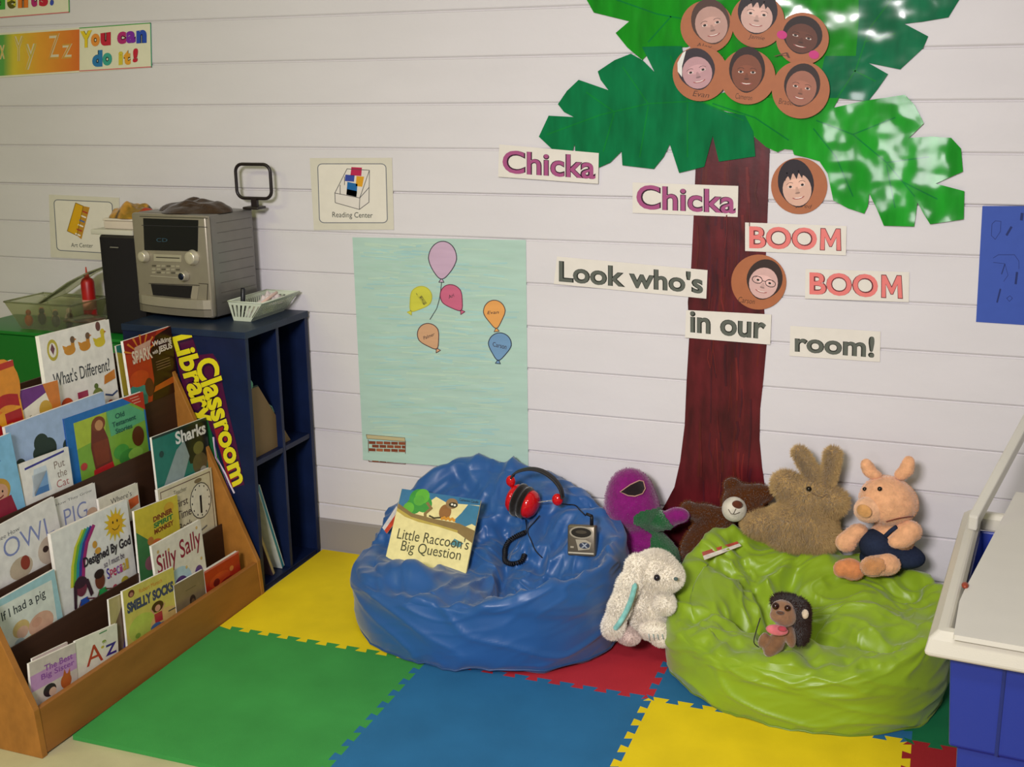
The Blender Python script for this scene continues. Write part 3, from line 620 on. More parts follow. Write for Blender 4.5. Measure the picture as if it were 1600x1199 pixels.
def a(A):
    A.r(0, 0, 1, 1, '#e4e2da'); A.p([(.08, .86), (.9, .93), (.9, .97), (.08, .90)], '#3a3a8a'); A.r(.2, .34, .5, .72, '#7aa0c8'); A.r(.2, .34, .5, .46, '#4a7ab0'); A.p([(.15, .34), (.25, .82), (.5, .82), (.55, .34), (.5, .34), (.5, .72), (.2, .72), (.2, .34)], '#c8d4dc')
    A.t('Put', .66, .68, .88, .82, '#8a7a70'); A.t('the', .70, .50, .90, .64, '#8a7a70'); A.t('Cat', .66, .32, .92, .46, '#b06a6a'); A.e(.45, .16, .25, .08, '#b89878')
book(3, (29, 728), (105, 700), .008, a, 'white book reading Put the Cat with a blue bucket and purple bar')
def a(A):
    A.r(0, 0, 1, 1, '#1d68b0'); A.r(.10, .02, .98, .90, '#7aa83a'); A.p([(.10, .55), (.10, .90), (.5, .90), (.45, .6)], '#a8bc3a'); A.p([(.5, .90), (.52, .55), (.98, .60), (.98, .72), (.78, .90)], '#58a878')
    A.p([(.72, 1), (1, 1), (1, .74)], '#b8321c')
    for i in range(3): A.l([(.82+.02*i, .96-.04*i), (.93+.01*i, .96-.04*i)], .012, '#d8a08a')
    A.p([(.28, .18), (.5, .2), (.48, .55), (.40, .88), (.30, .80), (.26, .5)], '#6a2a18'); A.e(.385, .78, .085, .10, '#7a3a1c'); A.e(.39, .76, .05, .07, '#c08a5a'); A.p([(.24, .04), (.52, .06), (.50, .22), (.26, .2)], '#b8282a'); A.p([(.28, .55), (.48, .55), (.46, .24), (.30, .24)], '#7a3418')
    A.e(.86, .42, .08, .14, '#5a3018'); A.e(.62, .30, .10, .10, '#4a9a40'); A.e(.70, .20, .12, .10, '#3f8a3a'); A.e(.15, .3, .04, .05, '#b8403a'); A.e(.8, .2, .1, .08, '#8ab84a')
    A.t('Old', .60, .76, .72, .83, '#20584a', .02); A.t('Testament', .55, .66, .86, .73, '#20584a', .02); A.t('Stories', .58, .56, .80, .63, '#20584a', .02)
book(3, (98, 657), (222, 614), .022, a, 'blue and green book titled Old Testament Stories with a robed figure', th=.010, spine='#1a56a0')
# --- third tier
def a(A):
    A.r(0, 0, 1, 1, '#dad8d2'); A.t('See How', .22, .80, .50, .86, '#5a5a5a'); A.t('OWL', .26, .52, .92, .78, '#7c86b4', -.008)
    A.e(.42, .30, .15, .15, '#b8a890'); A.e(.48, .34, .06, .10, '#8a3a28'); A.e(.82, .32, .17, .20, '#c0b0a0'); A.e(.76, .36, .04, .045, '#3a2a28'); A.e(.88, .36, .04, .045, '#3a2a28'); A.e(.48, .08, .1, .08, '#8a7868'); A.p([(.9, .0), (1, 0), (1, .4), (.93, .3)], '#5a4038')
book(2, (-30, 842), (89, 778), .008, a, 'white book reading OWL with small photos of owls, cut by the left photo edge', th=.006)
def a(A):
    A.r(0, 0, 1, 1, '#dad8d2'); A.t('See How They Grow', .10, .88, .93, .93, '#6a6a6a'); A.t('PIG', .38, .55, .80, .80, '#7c86b4', -.008); A.e(.88, .58, .10, .08, '#c0a088'); A.e(.6, .3, .3, .2, '#b89888')
book(2, (60, 793), (146, 757), .022, a, 'white book reading PIG, half behind the rainbow book', th=.007)
def a(A):
    A.r(0, 0, 1, 1, '#d9d4c0'); A.t("Where's", .28, .78, .82, .90, '#44403c', .0); A.p([(.74, .5), (.98, .56), (.98, .74), (.72, .72)], '#c85a28'); A.e(.4, .4, .2, .2, '#b89a4a')
book(2, (152, 783), (213, 757), .010, a, "cream book reading Where's with an orange patch, behind the rainbow book", th=.007)
def a(A):
    A.r(0, 0, 1, 1, '#1d7466'); A.p([(.45, 1), (1, 1), (1, .45), (.62, .5)], '#17201a'); A.p([(.0, .0), (.25, .0), (.62, .6), (.55, .82), (.4, .74), (.1, .35)], '#8fa0a0'); A.p([(.2, .0), (.9, .0), (.8, .3), (.5, .36), (.3, .2)], '#4a2a22'); A.e(.8, .46, .14, .14, '#5a5238'); A.e(.85, .36, .06, .05, '#9a9a90'); A.e(.8, .66, .10, .08, '#6a6a3a')
    for i in range(5): A.p([(.3+.1*i, .22+.02*i), (.35+.1*i, .23+.02*i), (.33+.1*i, .17+.02*i)], '#d8d0c8')
    A.t('Sharks', .40, .80, .97, .96, '#e4e4e0', .03); A.e(.13, .76, .04, .04, '#163f38'); A.r(.0, .97, 1, 1, '#17302a')
book(2, (234, 688), (319, 656), -.020, a, 'dark green book titled Sharks with a gaping shark, right end of its tier', th=.006)
# --- fourth tier
def a(A):
    A.r(0, 0, 1, 1, '#9cc4c8'); A.p([(.04, .08), (.9, .04), (.93, .86), (.05, .9)], '#d2d8cc'); A.t('If I had a pig', .12, .62, .80, .80, '#33383a', .01); A.e(.36, .40, .13, .13, '#c8ae70'); A.e(.37, .34, .09, .09, '#cfa890'); A.e(.66, .30, .20, .18, '#cfa48a'); A.e(.60, .36, .08, .07, '#c8987e'); A.e(.45, .12, .22, .10, '#b89a58'); A.e(.72, .12, .12, .08, '#b8a878'); A.e(.30, .2, .08, .08, '#a8b8b8')
book(1, (-14, 946), (86, 890), .008, a, 'pale turquoise book titled If I had a pig with a blond child')
def a(A):
    A.r(0, 0, 1, 1, '#dcdcd6')
    for i, c in enumerate(('#c8c83a', '#6aa83a', '#2a8a9a', '#3a3a8a', '#9a2a6a')):
        A.l([(.16+.035*i, .36), (.20+.035*i, .56), (.27+.035*i, .74), (.38+.035*i, .88)], .042, c)
    for i in range(14): an = 2*PI*i/14; A.p([(.80+.16*math.cos(an), .79+.19*math.sin(an)), (.80+.09*math.cos(an+.25), .79+.10*math.sin(an+.25)), (.80+.09*math.cos(an-.25), .79+.10*math.sin(an-.25))], '#d2b830')
    A.e(.80, .79, .10, .115, '#d8a824'); A.e(.77, .82, .010, .016, '#3a2a18'); A.e(.83, .82, .010, .016, '#3a2a18'); A.l([(.75, .76), (.78, .73), (.82, .73), (.85, .76)], .008, '#3a2a18')
    A.e(.50, .68, .03, .04, '#c8963a'); A.e(.53, .60, .04, .035, '#c8963a')
    A.t('Designed By God', .33, .46, .97, .60, '#2c2830', .03); A.t('so I must be', .58, .38, .86, .45, '#4a3a58', .0); x = .60
    for ch, c in zip('Special', ('#4a3aa0', '#b8285a', '#b8285a', '#8a5aa8', '#b84a8a', '#c8a83a', '#c8a83a')): A.t(ch, x, .24, x+.038, .36 if ch in 'Sl' else .33, c, .01); x += .044
    for x, hc, sk, sh, r_ in ((.26, '#3a2430', '#6a3040', '#2a52a8', 1.0), (.50, '#2a1c1a', '#6a3a28', '#2f9a50', .85)):
        A.p([(x-.06, .02), (x+.10, .04), (x+.06, .18), (x-.03, .18)], sh); A.e(x, .30*r_+.02, .075*r_, .11*r_, sk)
        if x < .4: A.e(x, .36, .08, .06, hc); A.p([(x-.09, .36), (x-.04, .38), (x-.09, .10), (x-.12, .12)], hc); A.p([(x+.05, .38), (x+.10, .36), (x+.14, .18), (x+.10, .16)], hc)
        else: A.e(x, .35, .065, .05, hc)
        A.l([(x-.03, .16), (x-.12, .02)], .012, sk); A.l([(x+.05, .16), (x+.15, .12)], .012, sk)
    A.p([(.24, .0), (.42, .0), (.40, .04), (.26, .03)], '#c8a82a'); A.e(.82, .13, .05, .05, '#b8a83a'); A.e(.68, .12, .03, .03, '#b84a5a')
book(1, (77, 838), (196, 783), .016, a, 'large white book titled Designed By God with a rainbow and smiling sun', th=.010)
def a(A):
    A.r(0, 0, 1, 1, '#c8b83a'); A.p([(0, 0), (.4, 0), (.3, .5), (0, .7)], '#3f7a4a'); A.e(.78, .86, .12, .08, '#c8a030')
    for b, y, c in (('DINNER', .74, '#7a3a20'), ('SPIRIT', .65, '#2f7a40'), ('MONKEY', .56, '#7a3a20')): A.t(b, .40, y, .86, y+.075, c, .05, 0, .03)
    A.e(.42, .40, .16, .10, '#c86a3a'); A.e(.3, .5, .07, .06, '#b8783a'); A.e(.5, .22, .2, .12, '#7a8a3a'); A.e(.25, .2, .12, .1, '#8a5a6a')
book(1, (204, 806), (272, 779), -.010, a, 'yellow book with red and green lettering between the rainbow and the clock books')
def a(A):
    A.r(0, 0, 1, 1, '#cfc6a8'); A.l([(.04, .05), (.04, .95), (.96, .95), (.96, .05)], .012, '#5a4038'); A.e(.74, .62, .20, .24, '#e0dac4'); A.l([(.74+.2*math.cos(R(i*20)), .62+.24*math.sin(R(i*20))) for i in range(18)], .014, '#4a4644', True)
    for i in range(12): A.e(.74+.165*math.cos(R(i*30)), .62+.2*math.sin(R(i*30)), .010, .014, '#3a3838')
    A.l([(.74, .68), (.73, .46)], .035, '#1c1a1a'); A.e(.72, .90, .07, .03, '#7a6a50')
    A.t('Teacher', .26, .84, .50, .90, '#8a8472'); A.t('First', .28, .66, .50, .76, '#4a3a38', .0); A.t('Time', .28, .50, .54, .61, '#4a3a38', .0); A.t('Book', .30, .34, .54, .44, '#4a3a38', .0); A.l([(.56, .36), (.6, .2), (.8, .25)], .02, '#6a6a6a')
book(1, (243, 771), (327, 735), .004, a, 'cream clock book reading First Time Book, right end of its tier', th=.009)
# --- bottom tier
def a(A):
    A.r(0, 0, 1, 1, '#c4b8ae'); A.p([(0, .45), (1, .5), (1, .8), (0, .75)], '#b88ab8'); A.t('The Best', .30, .72, .92, .84, '#8a4a9a', .02); A.t('Big Sister', .22, .56, .95, .70, '#8a4a9a', .02); A.e(.38, .34, .14, .12, '#2c2028'); A.e(.44, .29, .08, .08, '#caa890'); A.e(.74, .36, .12, .14, '#b05a28'); A.p([(.68, .48), (.72, .6), (.76, .48)], '#b05a28'); A.p([(.78, .48), (.84, .58), (.84, .44)], '#b05a28')
book(0, (39, 1047), (112, 1013), .004, a, 'pinkish book with purple title and an orange cat, left end of the bottom tier')
def a(A): A.r(0, 0, 1, 1, '#c0aca8')
book(0, (44, 1037), (100, 1010), .013, a, 'thin pale book showing behind the one with the orange cat', th=.004)
def a(A):
    A.r(0, 0, 1, 1, '#dcd6c4'); A.t('A', .22, .30, .62, .74, '#b0402a', .0); A.t('to', .62, .66, .72, .74, '#8a8a5a'); A.e(.62, .60, .04, .03, '#b8a83a'); A.e(.66, .72, .05, .03, '#8a9a4a'); A.t('Z', .68, .34, .96, .60, '#3a2a7a', .03); A.p([(.55, .95), (.75, .96), (.74, .93), (.56, .92)], '#5a8a5a')
book(0, (112, 1012), (178, 983), .006, a, 'white alphabet book with a big red A, in the bottom tier')
def a(A): A.r(0, 0, 1, 1, '#a89a68'); A.p([(0, .0), (1, .0), (1, .5), (.5, .85), (.2, .6)], '#6a5240'); A.p([(.3, 0), (1, 0), (1, .35), (.6, .5)], '#4a3a72')
book(0, (163, 944), (205, 925), .020, a, 'olive and brown book peeping out at the left of Smelly Socks', th=.005)
def a(A):
    A.r(0, 0, 1, 1, '#c6b85a'); A.e(.3, .28, .26, .22, '#aebc50'); A.e(.75, .2, .3, .2, '#cfae6a'); A.t('SMELLY SOCKS', .05, .60, .97, .78, '#34405e', .06, 0, .0); A.t('Robert Munsch', .30, .84, .75, .91, '#c8782a', .0)
    A.e(.15, .90, .06, .06, '#5a2a28'); A.e(.15, .885, .035, .035, '#a87060')
    A.e(.62, .48, .12, .09, '#3a2018'); A.e(.62, .455, .055, .055, '#c89078'); A.p([(.54, .38), (.70, .38), (.70, .22), (.55, .22)], '#a83038'); A.l([(.55, .38), (.49, .48)], .02, '#c89078'); A.l([(.69, .38), (.76, .48)], .02, '#c89078'); A.e(.56, .16, .11, .07, '#4a6a98'); A.e(.68, .14, .08, .05, '#3f5f8c'); A.r(.82, .30, .97, .32, '#4a4a3a'); A.e(.2, .18, .05, .04, '#7a9a3a')
book(0, (187, 932), (267, 893), .008, a, 'yellow book titled SMELLY SOCKS in the middle of the bottom tier')
def a(A):
    A.r(0, 0, 1, 1, '#d8d0c0'); A.t('Silly Sally', .05, .58, .96, .86, '#8a1f38', .01, .0, .06); A.e(.45, .42, .24, .18, '#a8c0c8'); A.e(.46, .36, .15, .13, '#4a2a6a'); A.e(.84, .42, .08, .07, '#5a3a78'); A.e(.25, .30, .12, .1, '#d8d8d8'); A.e(.4, .22, .12, .1, '#e0e0e0')
    for x, y in ((.1, .9), (.3, .86), (.9, .93), (.92, .55), (.12, .5), (.6, .55)): A.e(x, y, .022, .02, '#c8a86a')
book(0, (236, 855), (312, 813), .020, a, 'cream book titled Silly Sally with a purple figure, rising behind the tan one', th=.007)
def a(A): A.r(0, 0, 1, 1, '#7d6c50'); A.r(.35, .68, .7, .70, '#5a4c38'); A.e(.55, .36, .10, .14, '#3a2c22'); A.e(.56, .3, .06, .1, '#6a5238')
book(0, (270, 918), (316, 892), .006, a, 'small tan book in front of the cream one in the bottom tier')
def a(A): A.r(0, 0, 1, 1, '#a82a18'); A.e(.4, .5, .3, .2, '#b8401c'); A.e(.3, .45, .09, .12, '#6a1a14'); A.e(.75, .6, .06, .08, '#c87a3a'); A.e(.6, .3, .2, .12, '#8a1c14'); A.r(0, .94, 1, 1, '#c8685a')
book(0, (318, 895), (372, 862), .006, a, 'red book at the right end of the bottom tier', th=.010)

# ================================================================== NAVY CUBBY CABINET
NV = '#0c1a3c'
CX0, CX1, CY0, CY1, CH = -1.622, -1.192, -.362, -.014, .812
cab = thing('cubby_cabinet', ((CX0+CX1)/2, (CY0+CY1)/2, 0), 'navy blue painted cabinet with four open cubbies, standing against the wall', 'cabinet')
def part(lo, hi, name, col=NV, mat='cabinet_paint', par=cab, bev=.0012): return MB().box(lo, hi, col).build(name, mat, par, bevel=bev)
o = part((CX0, CY0-.004, CH-.020), (CX1+.004, CY1, CH), 'top_panel', '#1a2940'); o['label'] = 'scuffed slate navy top board'
part((CX0, CY0, 0), (CX1, CY0+.017, CH-.020), 'side_panel'); part((CX0, CY1-.017, 0), (CX1, CY1, CH-.020), 'side_panel')
part((CX0, CY0+.017, 0), (CX0+.01, CY1-.017, CH-.020), 'back_panel'); part((CX0+.01, CY0+.017, .0), (CX1-.003, CY1-.017, .018), 'bottom_panel')
part((CX0+.01, -.192, .018), (CX1-.004, -.177, CH-.020), 'divider'); part((CX0+.01, CY0+.017, .400), (CX1-.004, -.192, .416), 'shelf'); part((CX0+.01, -.177, .400), (CX1-.004, CY1-.017, .416), 'shelf')
# a piece of cardboard, a cord and two books inside
FX = PixFace((-1.215, 0, 0), (1, 0, 0))
y0_ = CY0+.0185
def fx(px, py): q = FX.p(px, py); return (max(q.y, y0_), q.z)
fr = Fr((-1.215, 0, 0), (0, 1, 0), (0, 0, 1))
a1, a2 = fx(403, 603), fx(455, 703)
m = MB(); m.poly(fr, [(y0_, .4165), (a2[0], .4165), (a1[0], a1[1]), (y0_, a1[1]+.004)], '#7d6544', 0, -.004)
m.poly(fr, [(y0_, a1[1]+.001), (a1[0]+.001, a1[1]-.002), (a1[0]-.002, a1[1]+.003), (y0_, a1[1]+.007)], '#20342c', .0004, -.0044)
tag(m.build('cardboard_folder', 'paper'), 'brown cardboard folder leaning in the upper cubby nearest the book display', 'folder')
m = MB(); g1 = fx(390, 600); m.ball((-1.235, y0_+.024, a1[1]+.012), (.028, .022, .022), '#5fae8c')
m.tube([V((-1.235, y0_+.03, a1[1]+.01)), V((-1.222, a1[0]+.012, a1[1]-.02)), *[V((-1.221, *fx(x, y))) for x, y in ((416,628),(427,636),(433,650),(434,668))]], .0018, '#7ab89a', 8)
tag(m.build('craft_pompom', 'cloth'), 'light green craft pompom on a cord behind the cardboard folder', 'craft')
def leaning(p0, p1, wd, label, cols, x0, x1):          # p0 top, p1 bottom (pixels of the right-hand edge)
    A, B = V((0, *fx(*p0))), V((0, *fx(*p1))); B.z = .0195; B.y = min(B.y, -.197); d = (A-B).normalized(); n = V((0, -d.z, d.y)); L = (A-B).length
    lift = V((0, 0, max(0, -(n.z*wd)))); Bq = B+lift
    t = thing('picture_book', V((x1, B.y, .019)), label, 'book', 'picture books inside the cabinet'); 
    f2 = Fr(V((x1, Bq.y, Bq.z)), n*wd, d*L, V((1, 0, 0)))
    m = MB(); m.fbox(f2, 0, .14, 0, 1, x0-x1, 0, cols[0]); m.fbox(f2, .86, 1, 0, 1, x0-x1, 0, cols[1]); m.fbox(f2, .14, .86, 0, 1, -.004, -.0005, cols[2]); m.build('cover', 'gloss_cover', t)
    m = MB(); m.fbox(f2, .15, .85, .01, .99, x0-x1+.002, -.005, '#cfcabc'); m.build('pages', 'paper', t)
leaning((406, 760), (446, 873), .016, 'white and teal book leaning in the lower cubby by the display', ('#d9d9cf', '#c9cfc8', '#2a7a8c'), -1.42, -1.215)
leaning((404, 828), (428, 890), .012, 'tan book leaning below the white and teal one', ('#9a8a6a', '#4a3a4a', '#a89a78'), -1.42, -1.212)

# Classroom Library banner on the cabinet's side
S = PixFace((0, CY0-.0006, 0), (0, -1, 0))
def z3(P): return [(x/4, 480+y/4) for x, y in P]
sg = MB(); S0_ = PixFace((0, CY0, 0), (0, -1, 0))
sg.poly(S0_, z3([(1070,190),(1195,160),(1240,300),(1330,290),(1370,350),(1385,450),(1425,640),(1480,860),(1528,1110),(1462,1128),(1340,800),(1300,735),(1180,700),(1150,520)]), '#4a1538', .0012, .0003)
sg.poly(S0_, z3([(1340,760),(1440,1128),(1462,1128),(1500,1080),(1400,700)]), '#8a1f28', .0014)
sg.poly(S0_, z3([(1200,640),(1300,705),(1345,860),(1440,1185),(1410,1160),(1290,880)]), '#1c5a34', .0014, .0003)
sg.line(S0_, z3([(1335,815),(1352,940),(1410,1040),(1440,1110),(1465,1160)]), 2.6, '#d2c6d4', .0018); sg.line(S0_, z3([(1342,815),(1350,930),(1400,1040),(1450,1180)]), 1.1, '#7a4a8a', .0020)
for body, q in (('Library', [(1195,155),(1368,700),(1200,748),(1040,198)]), ('Classroom', [(1352,296),(1558,1076),(1458,1126),(1215,345)])):
    sg.text(S0_, body, z3(q), '#2c1030', .0022, .075); sg.text(S0_, body, z3(q), '#d8cc22', .0026, .035)
tag(sg.build('library_banner', 'laminate'), 'die-cut Classroom Library banner in yellow letters on the side of the navy cabinet', 'banner')

# ================================================================== GREEN BOX UNIT
m = MB(); m.rbox((-2.36, -.255, 0), (-1.636, -.014, .722), '#0f6a20', .008)
gb = thing('green_storage_box', (-2, -.13, 0), 'green storage box standing in the corner behind the book display', 'storage box'); m.build('body', 'plastic', gb)
MB().rbox((-2.366, -.260, .7222), (-1.630, -.010, .734), '#137426', .004).build('lid', 'plastic', gb)
GT = .7345

# ================================================================== STEREO
SZ0 = .8125; so = V((-1.660, -.229, SZ0)); su = V((.9931, -.1175, 0)); sn = V((-.1175, -.9931, 0)); sb = -sn
st = thing('mini_stereo', so+su*.149+sb*.1, 'silver mini hi-fi stereo standing on the navy cabinet', 'stereo')
SW, SHt, SD = .296, .316, .215
rot = Matrix((su, sb, V((0, 0, 1)))).transposed().to_4x4(); rot.translation = so
m = MB(); m.rbox((.006, .022, .010), (SW-.004, SD, SHt), '#7f7c77', .004, 2, rot)
for k in range(9): m.box((SW-.0045, .05, .05+k*.03), (SW-.0030, SD-.01, .0512+k*.03), '#5c5955', rot)
for q in ((.02, .03), (SW-.05, .03), (.02, SD-.05), (SW-.05, SD-.05)): m.box((q[0], q[1], 0), (q[0]+.03, q[1]+.02, .011), '#22211f', rot)
m.build('casing', 'silver', st)
F = PixFace(so-sb*.0, sn)
m = MB(); m.rbox((.0, .0, .010), (SW, .024, SHt-.001), '#a39b8c', .008, 3, rot)
def arcbox(z0, z1, bulge, col, x0=.004, x1=SW-.004, n=14):
    P = []
    for i in range(n+1):
        t = i/n; P.append((x0+(x1-x0)*t, -bulge*(1-(2*t-1)**2)**.6))
    P += [(x1, .01), (x0, .01)]; k = len(P)
    vs = [rot @ V((x, y, z)) for z in (z0, z1) for x, y in P]; tris = tessellate_polygon([[V((x, y, 0)) for x, y in P]])
    m.add(vs, [(i, (i+1) % k, (i+1) % k+k, i+k) for i in range(k)]+[tuple(t) for t in tris]+[tuple(a+k for a in t) for t in tris], col)
arcbox(.014, .036, .020, '#8d8678'); arcbox(.038, .066, .024, '#b5ad9c'); arcbox(.036, .038, .0225, '#4f4a42')
m.build('front_panel', 'silver', st)
m = MB(); h = .0012
m.poly(F, [(224,341), (310,344), (309,393), (226,391)], '#0a0c14', h, .0002); m.line(F, [(219,338), (325,341)], 1.0, '#3a3832', h+.0003); m.line(F, [(222,352), (324,355)], .9, '#2b2a30', h+.0005)
m.poly(F, [(236,444), (301,447), (298,466), (240,464)], '#14121a', h, .0002); m.poly(F, [(296,447), (311,447.5), (308,470), (299,468)], '#8e8676', h-.0002); m.text(F, 'CD', [(245,372),(262,372.5),(262,378),(245,378)], '#2c4a5c', h+.0003)
m.build('display_window', 'dark_gloss', st)
m = MB()
m.poly(F, [(241,397), (284,399), (283.5,409.5), (241,408)], '#c9c2ae', .0020, .0002); m.line(F, [(245,402), (281,403.5)], 1.6, '#4f4a42', .0024)
for r_ in range(3):
    for c_ in range(6): m.poly(F, [(238+c_*7.5, 414+r_*5.2+c_*.2), (243.5+c_*7.5, 414+r_*5.2+c_*.2), (243.5+c_*7.5, 416.6+r_*5.2+c_*.2), (238+c_*7.5, 416.6+r_*5.2+c_*.2)], '#c2bba8' if (r_+c_) % 3 else '#6f6a5e', .0018, .0002)
m.line(F, [(236,431), (280,434)], 1.2, '#cfc8b6', .0020); m.line(F, [(233,443), (312,446)], .9, '#3e3a33', .0014); m.line(F, [(311,443), (325,444), (323,490)], .9, '#4e493f', .0014)
m.build('buttons', 'silver', st)
for (px_, py_), r_, col in (((227,400.5), .0165, '#b9b2a2'), ((302,402.5), .0205, '#b9b2a2'), ((289.5,431), .0150, '#1a2236')):
    c = F.p(px_, py_, 0); k = MB(); k.lathe([(r_*1.15, 0), (r_*1.15, .003), (r_, .005), (r_*.95, .016), (r_*.8, .0185), (r_*.3, .0175), (.0001, .0175)], c, sn, '#d5cdba' if r_ > .016 else '#b9b2a2', 28)
    if col == '#1a2236': k.lathe([(r_*.72, .0180), (r_*.66, .0200), (.0001, .0205)], c, sn, col, 24)
    k.build('knob', 'silver', st)

# loop antenna
def rr3(cx, cz, hw, hh, r_, n=6):
    out = []
    for sx, sz, a0 in ((1, 1, 0), (-1, 1, 90), (-1, -1, 180), (1, -1, 270)):
        for i in range(n+1): a = R(a0+90*i/n); out.append((cx+sx*(hw-r_)+r_*math.cos(a), cz+sz*(hh-r_)+r_*math.sin(a)))
    return out
lc = atY(396, 283.5, -.050); hw = (atY(423, 283, -.05)-atY(369, 283, -.05)).length/2; hh = (atY(396, 257, -.05)-atY(396, 310, -.05)).length/2
an = thing('loop_antenna', V((lc.x, -.05, SZ0+SHt)), 'black square loop radio antenna standing upright on the stereo', 'antenna')
m = MB(); P = [V((x, -.05, z)) for x, z in rr3(lc.x, lc.z, hw, hh, .024)]
m.tube(P, .0052, '#1d1416', 10, True); m.build('loop', 'plastic', an)
SB = SZ0+SHt+.0005; zt = lc.z-hh
MB().rbox((lc.x-.030, -.075, SB), (lc.x+.026, -.028, SB+.008), '#241c1c', .003).build('base', 'plastic', an)
MB().box((lc.x-.010, -.056, SB+.007), (lc.x+.010, -.044, zt+.002), '#241c1c').build('stem', 'plastic', an)

# crumpled soft things: a lumpy sheet
def lump(name, c, rx, ry, hz, col, label, seed, mat='cloth', z0=None, cat='cloth', cols=None, flat=1.0):
    n, k = 40, 12; vs = []; cc = []; c = V(c)
    for j in range(k+1):
        ph = j/k
        for i in range(n):
            t = 2*PI*i/n; q = V((math.cos(t)*1.2, math.sin(t)*1.2, seed*3.1+ph*1.2)); wob = 1+.35*noise.noise(q*1.3)
            rr_ = math.sin(ph*PI*.5)*wob if ph < 1 else wob
            rr_ = (ph**.8)*wob; zz = hz*(1-ph**2.2)*(.65+.8*abs(noise.noise(V((math.cos(t)*ph*2.2, math.sin(t)*ph*2.2, seed*1.7)))))
            vs.append(c+V((rr_*rx*math.cos(t), rr_*ry*math.sin(t), max(.0005, zz))))
            if cols: cc.append(cols(noise.noise(V((math.cos(t)*ph*2, math.sin(t)*ph*1.5, seed))), math.cos(t)*ph))
    m = MB(); m.add(vs, [(j*n+i, j*n+(i+1) % n, (j+1)*n+(i+1) % n, (j+1)*n+i) for j in range(k) for i in range(n)], cc if cols else col, True)
    m.add([c+V((0, 0, .0002))]+vs[-n:], [(0, i+1, (i+1) % n+1) for i in range(n)], col, True)
    return tag(m.build(name, mat), label, cat)
tc = so+su*.175+sb*.095
lump('brown_cloth', V((tc.x, tc.y, SB)), .125, .075, .040, '#3a2816', 'crumpled dark brown cloth lying on top of the stereo', 2)

# speaker and what lies on it
sp = thing('loudspeaker', (-1.745, -.12, GT), 'dark hi-fi loudspeaker on the green box left of the stereo', 'speaker')
m = MB(); m.rbox((-1.820, -.190, GT+.001), (-1.668, -.020, 1.050), '#2b2826', .006); m.build('cabinet_body', 'plastic', sp)
n = 12; vs = []
for i in range(n+1):
    for j in range(n+1):
        u, v_ = i/n, j/n; x = -1.818+.150*u + (.004*math.sin(PI*v_) if u > .5 else -.001); bul = .016*math.sin(PI*u)**.5*(.5+.5*math.sin(PI*v_)**.5)
        vs.append((x, -.190-bul, GT+.008+(1.043-GT-.008)*v_))
m = MB(); m.add(vs, [(i*(n+1)+j, (i+1)*(n+1)+j, (i+1)*(n+1)+j+1, i*(n+1)+j+1) for i in range(n) for j in range(n)], '#1f1d1e', True)
g = m.build('grille', 'mesh_cloth', sp)
G = PixFace((0, -.2075, 0), (0, -1, 0)); MB().poly(G, [(172,385.5), (185,386.2), (185,388), (172,387.3)], '#8f8c86', .001, -.002).build('badge', 'silver', sp)
tag(MB().rbox((-1.852, -.19, 1.0505), (-1.690, -.06, 1.0665), '#c5c2b4', .003).build('white_case', 'plastic'), 'flat white plastic case lying directly on the loudspeaker', 'case', 'white cases on the loudspeaker')
b = thing('white_case', (-1.76, -.11, 1.067), 'taller white box on the flat case, under the yellow cloth', 'case', 'white cases on the loudspeaker')
MB().rbox((-1.815, -.17, 1.067), (-1.688, -.05, 1.092), '#c9bcae', .004).build('box', 'plastic', b); MB().rbox((-1.817, -.172, 1.0925), (-1.686, -.048, 1.100), '#d3c9ba', .003).build('lid', 'plastic', b)
def cf(nv, x):
    return '#a83a20' if x > .45 and nv > -.2 else ('#8a6a20' if nv > .05 else ('#2a2a22' if nv < -.18 else '#b8862c'))
lump('felt_puppet', V((-1.735, -.115, 1.1005)), .090, .055, .046, '#b8862c', 'crumpled yellow, black and orange felt cloth on the white boxes', 5, cols=cf, cat='cloth')

# basket of glue and markers
BZ = CH+.0006
bk = thing('slotted_basket', (-1.27, -.12, BZ), 'pale slotted plastic basket with glue and markers, right of the stereo', 'basket')
def bq(u, v_, t):     # u 0..1 across x, v 0..1 along y, t height 0..1
    x0, x1 = -1.322-.008*t, -1.262+.052*t; y0, y1 = -.222-.012*t, -.034+.012*t
    return V((x0+(x1-x0)*u, y0+(y1-y0)*v_, BZ+.060*t))
m = MB(); WC = '#c3cbb8'
m.add([bq(0,0,0), bq(1,0,0), bq(1,1,0), bq(0,1,0)], [(0,1,2,3)], WC)
for (a, b_), nb in ((((0,0),(1,0)), 7), (((1,0),(1,1)), 18), (((1,1),(0,1)), 7), (((0,1),(0,0)), 18)):
    def L(s_, t): return bq(a[0]+(b_[0]-a[0])*s_, a[1]+(b_[1]-a[1])*s_, t)
    m.add([L(0,0), L(1,0), L(1,.2), L(0,.2)], [(0,1,2,3)], WC); m.add([L(0,.82), L(1,.82), L(1,1), L(0,1)], [(0,1,2,3)], WC)
    for i in range(nb):
        s0, s1 = i/nb, (i+.55)/nb; m.add([L(s0,.2), L(s1,.2), L(s1,.82), L(s0,.82)], [(0,1,2,3)], WC)
    m.tube([L(0,1), L(1,1)], .0022, WC, 8)
o = m.build('tray', 'plastic', bk); sm = o.modifiers.new('s', 'SOLIDIFY'); sm.thickness = .0012
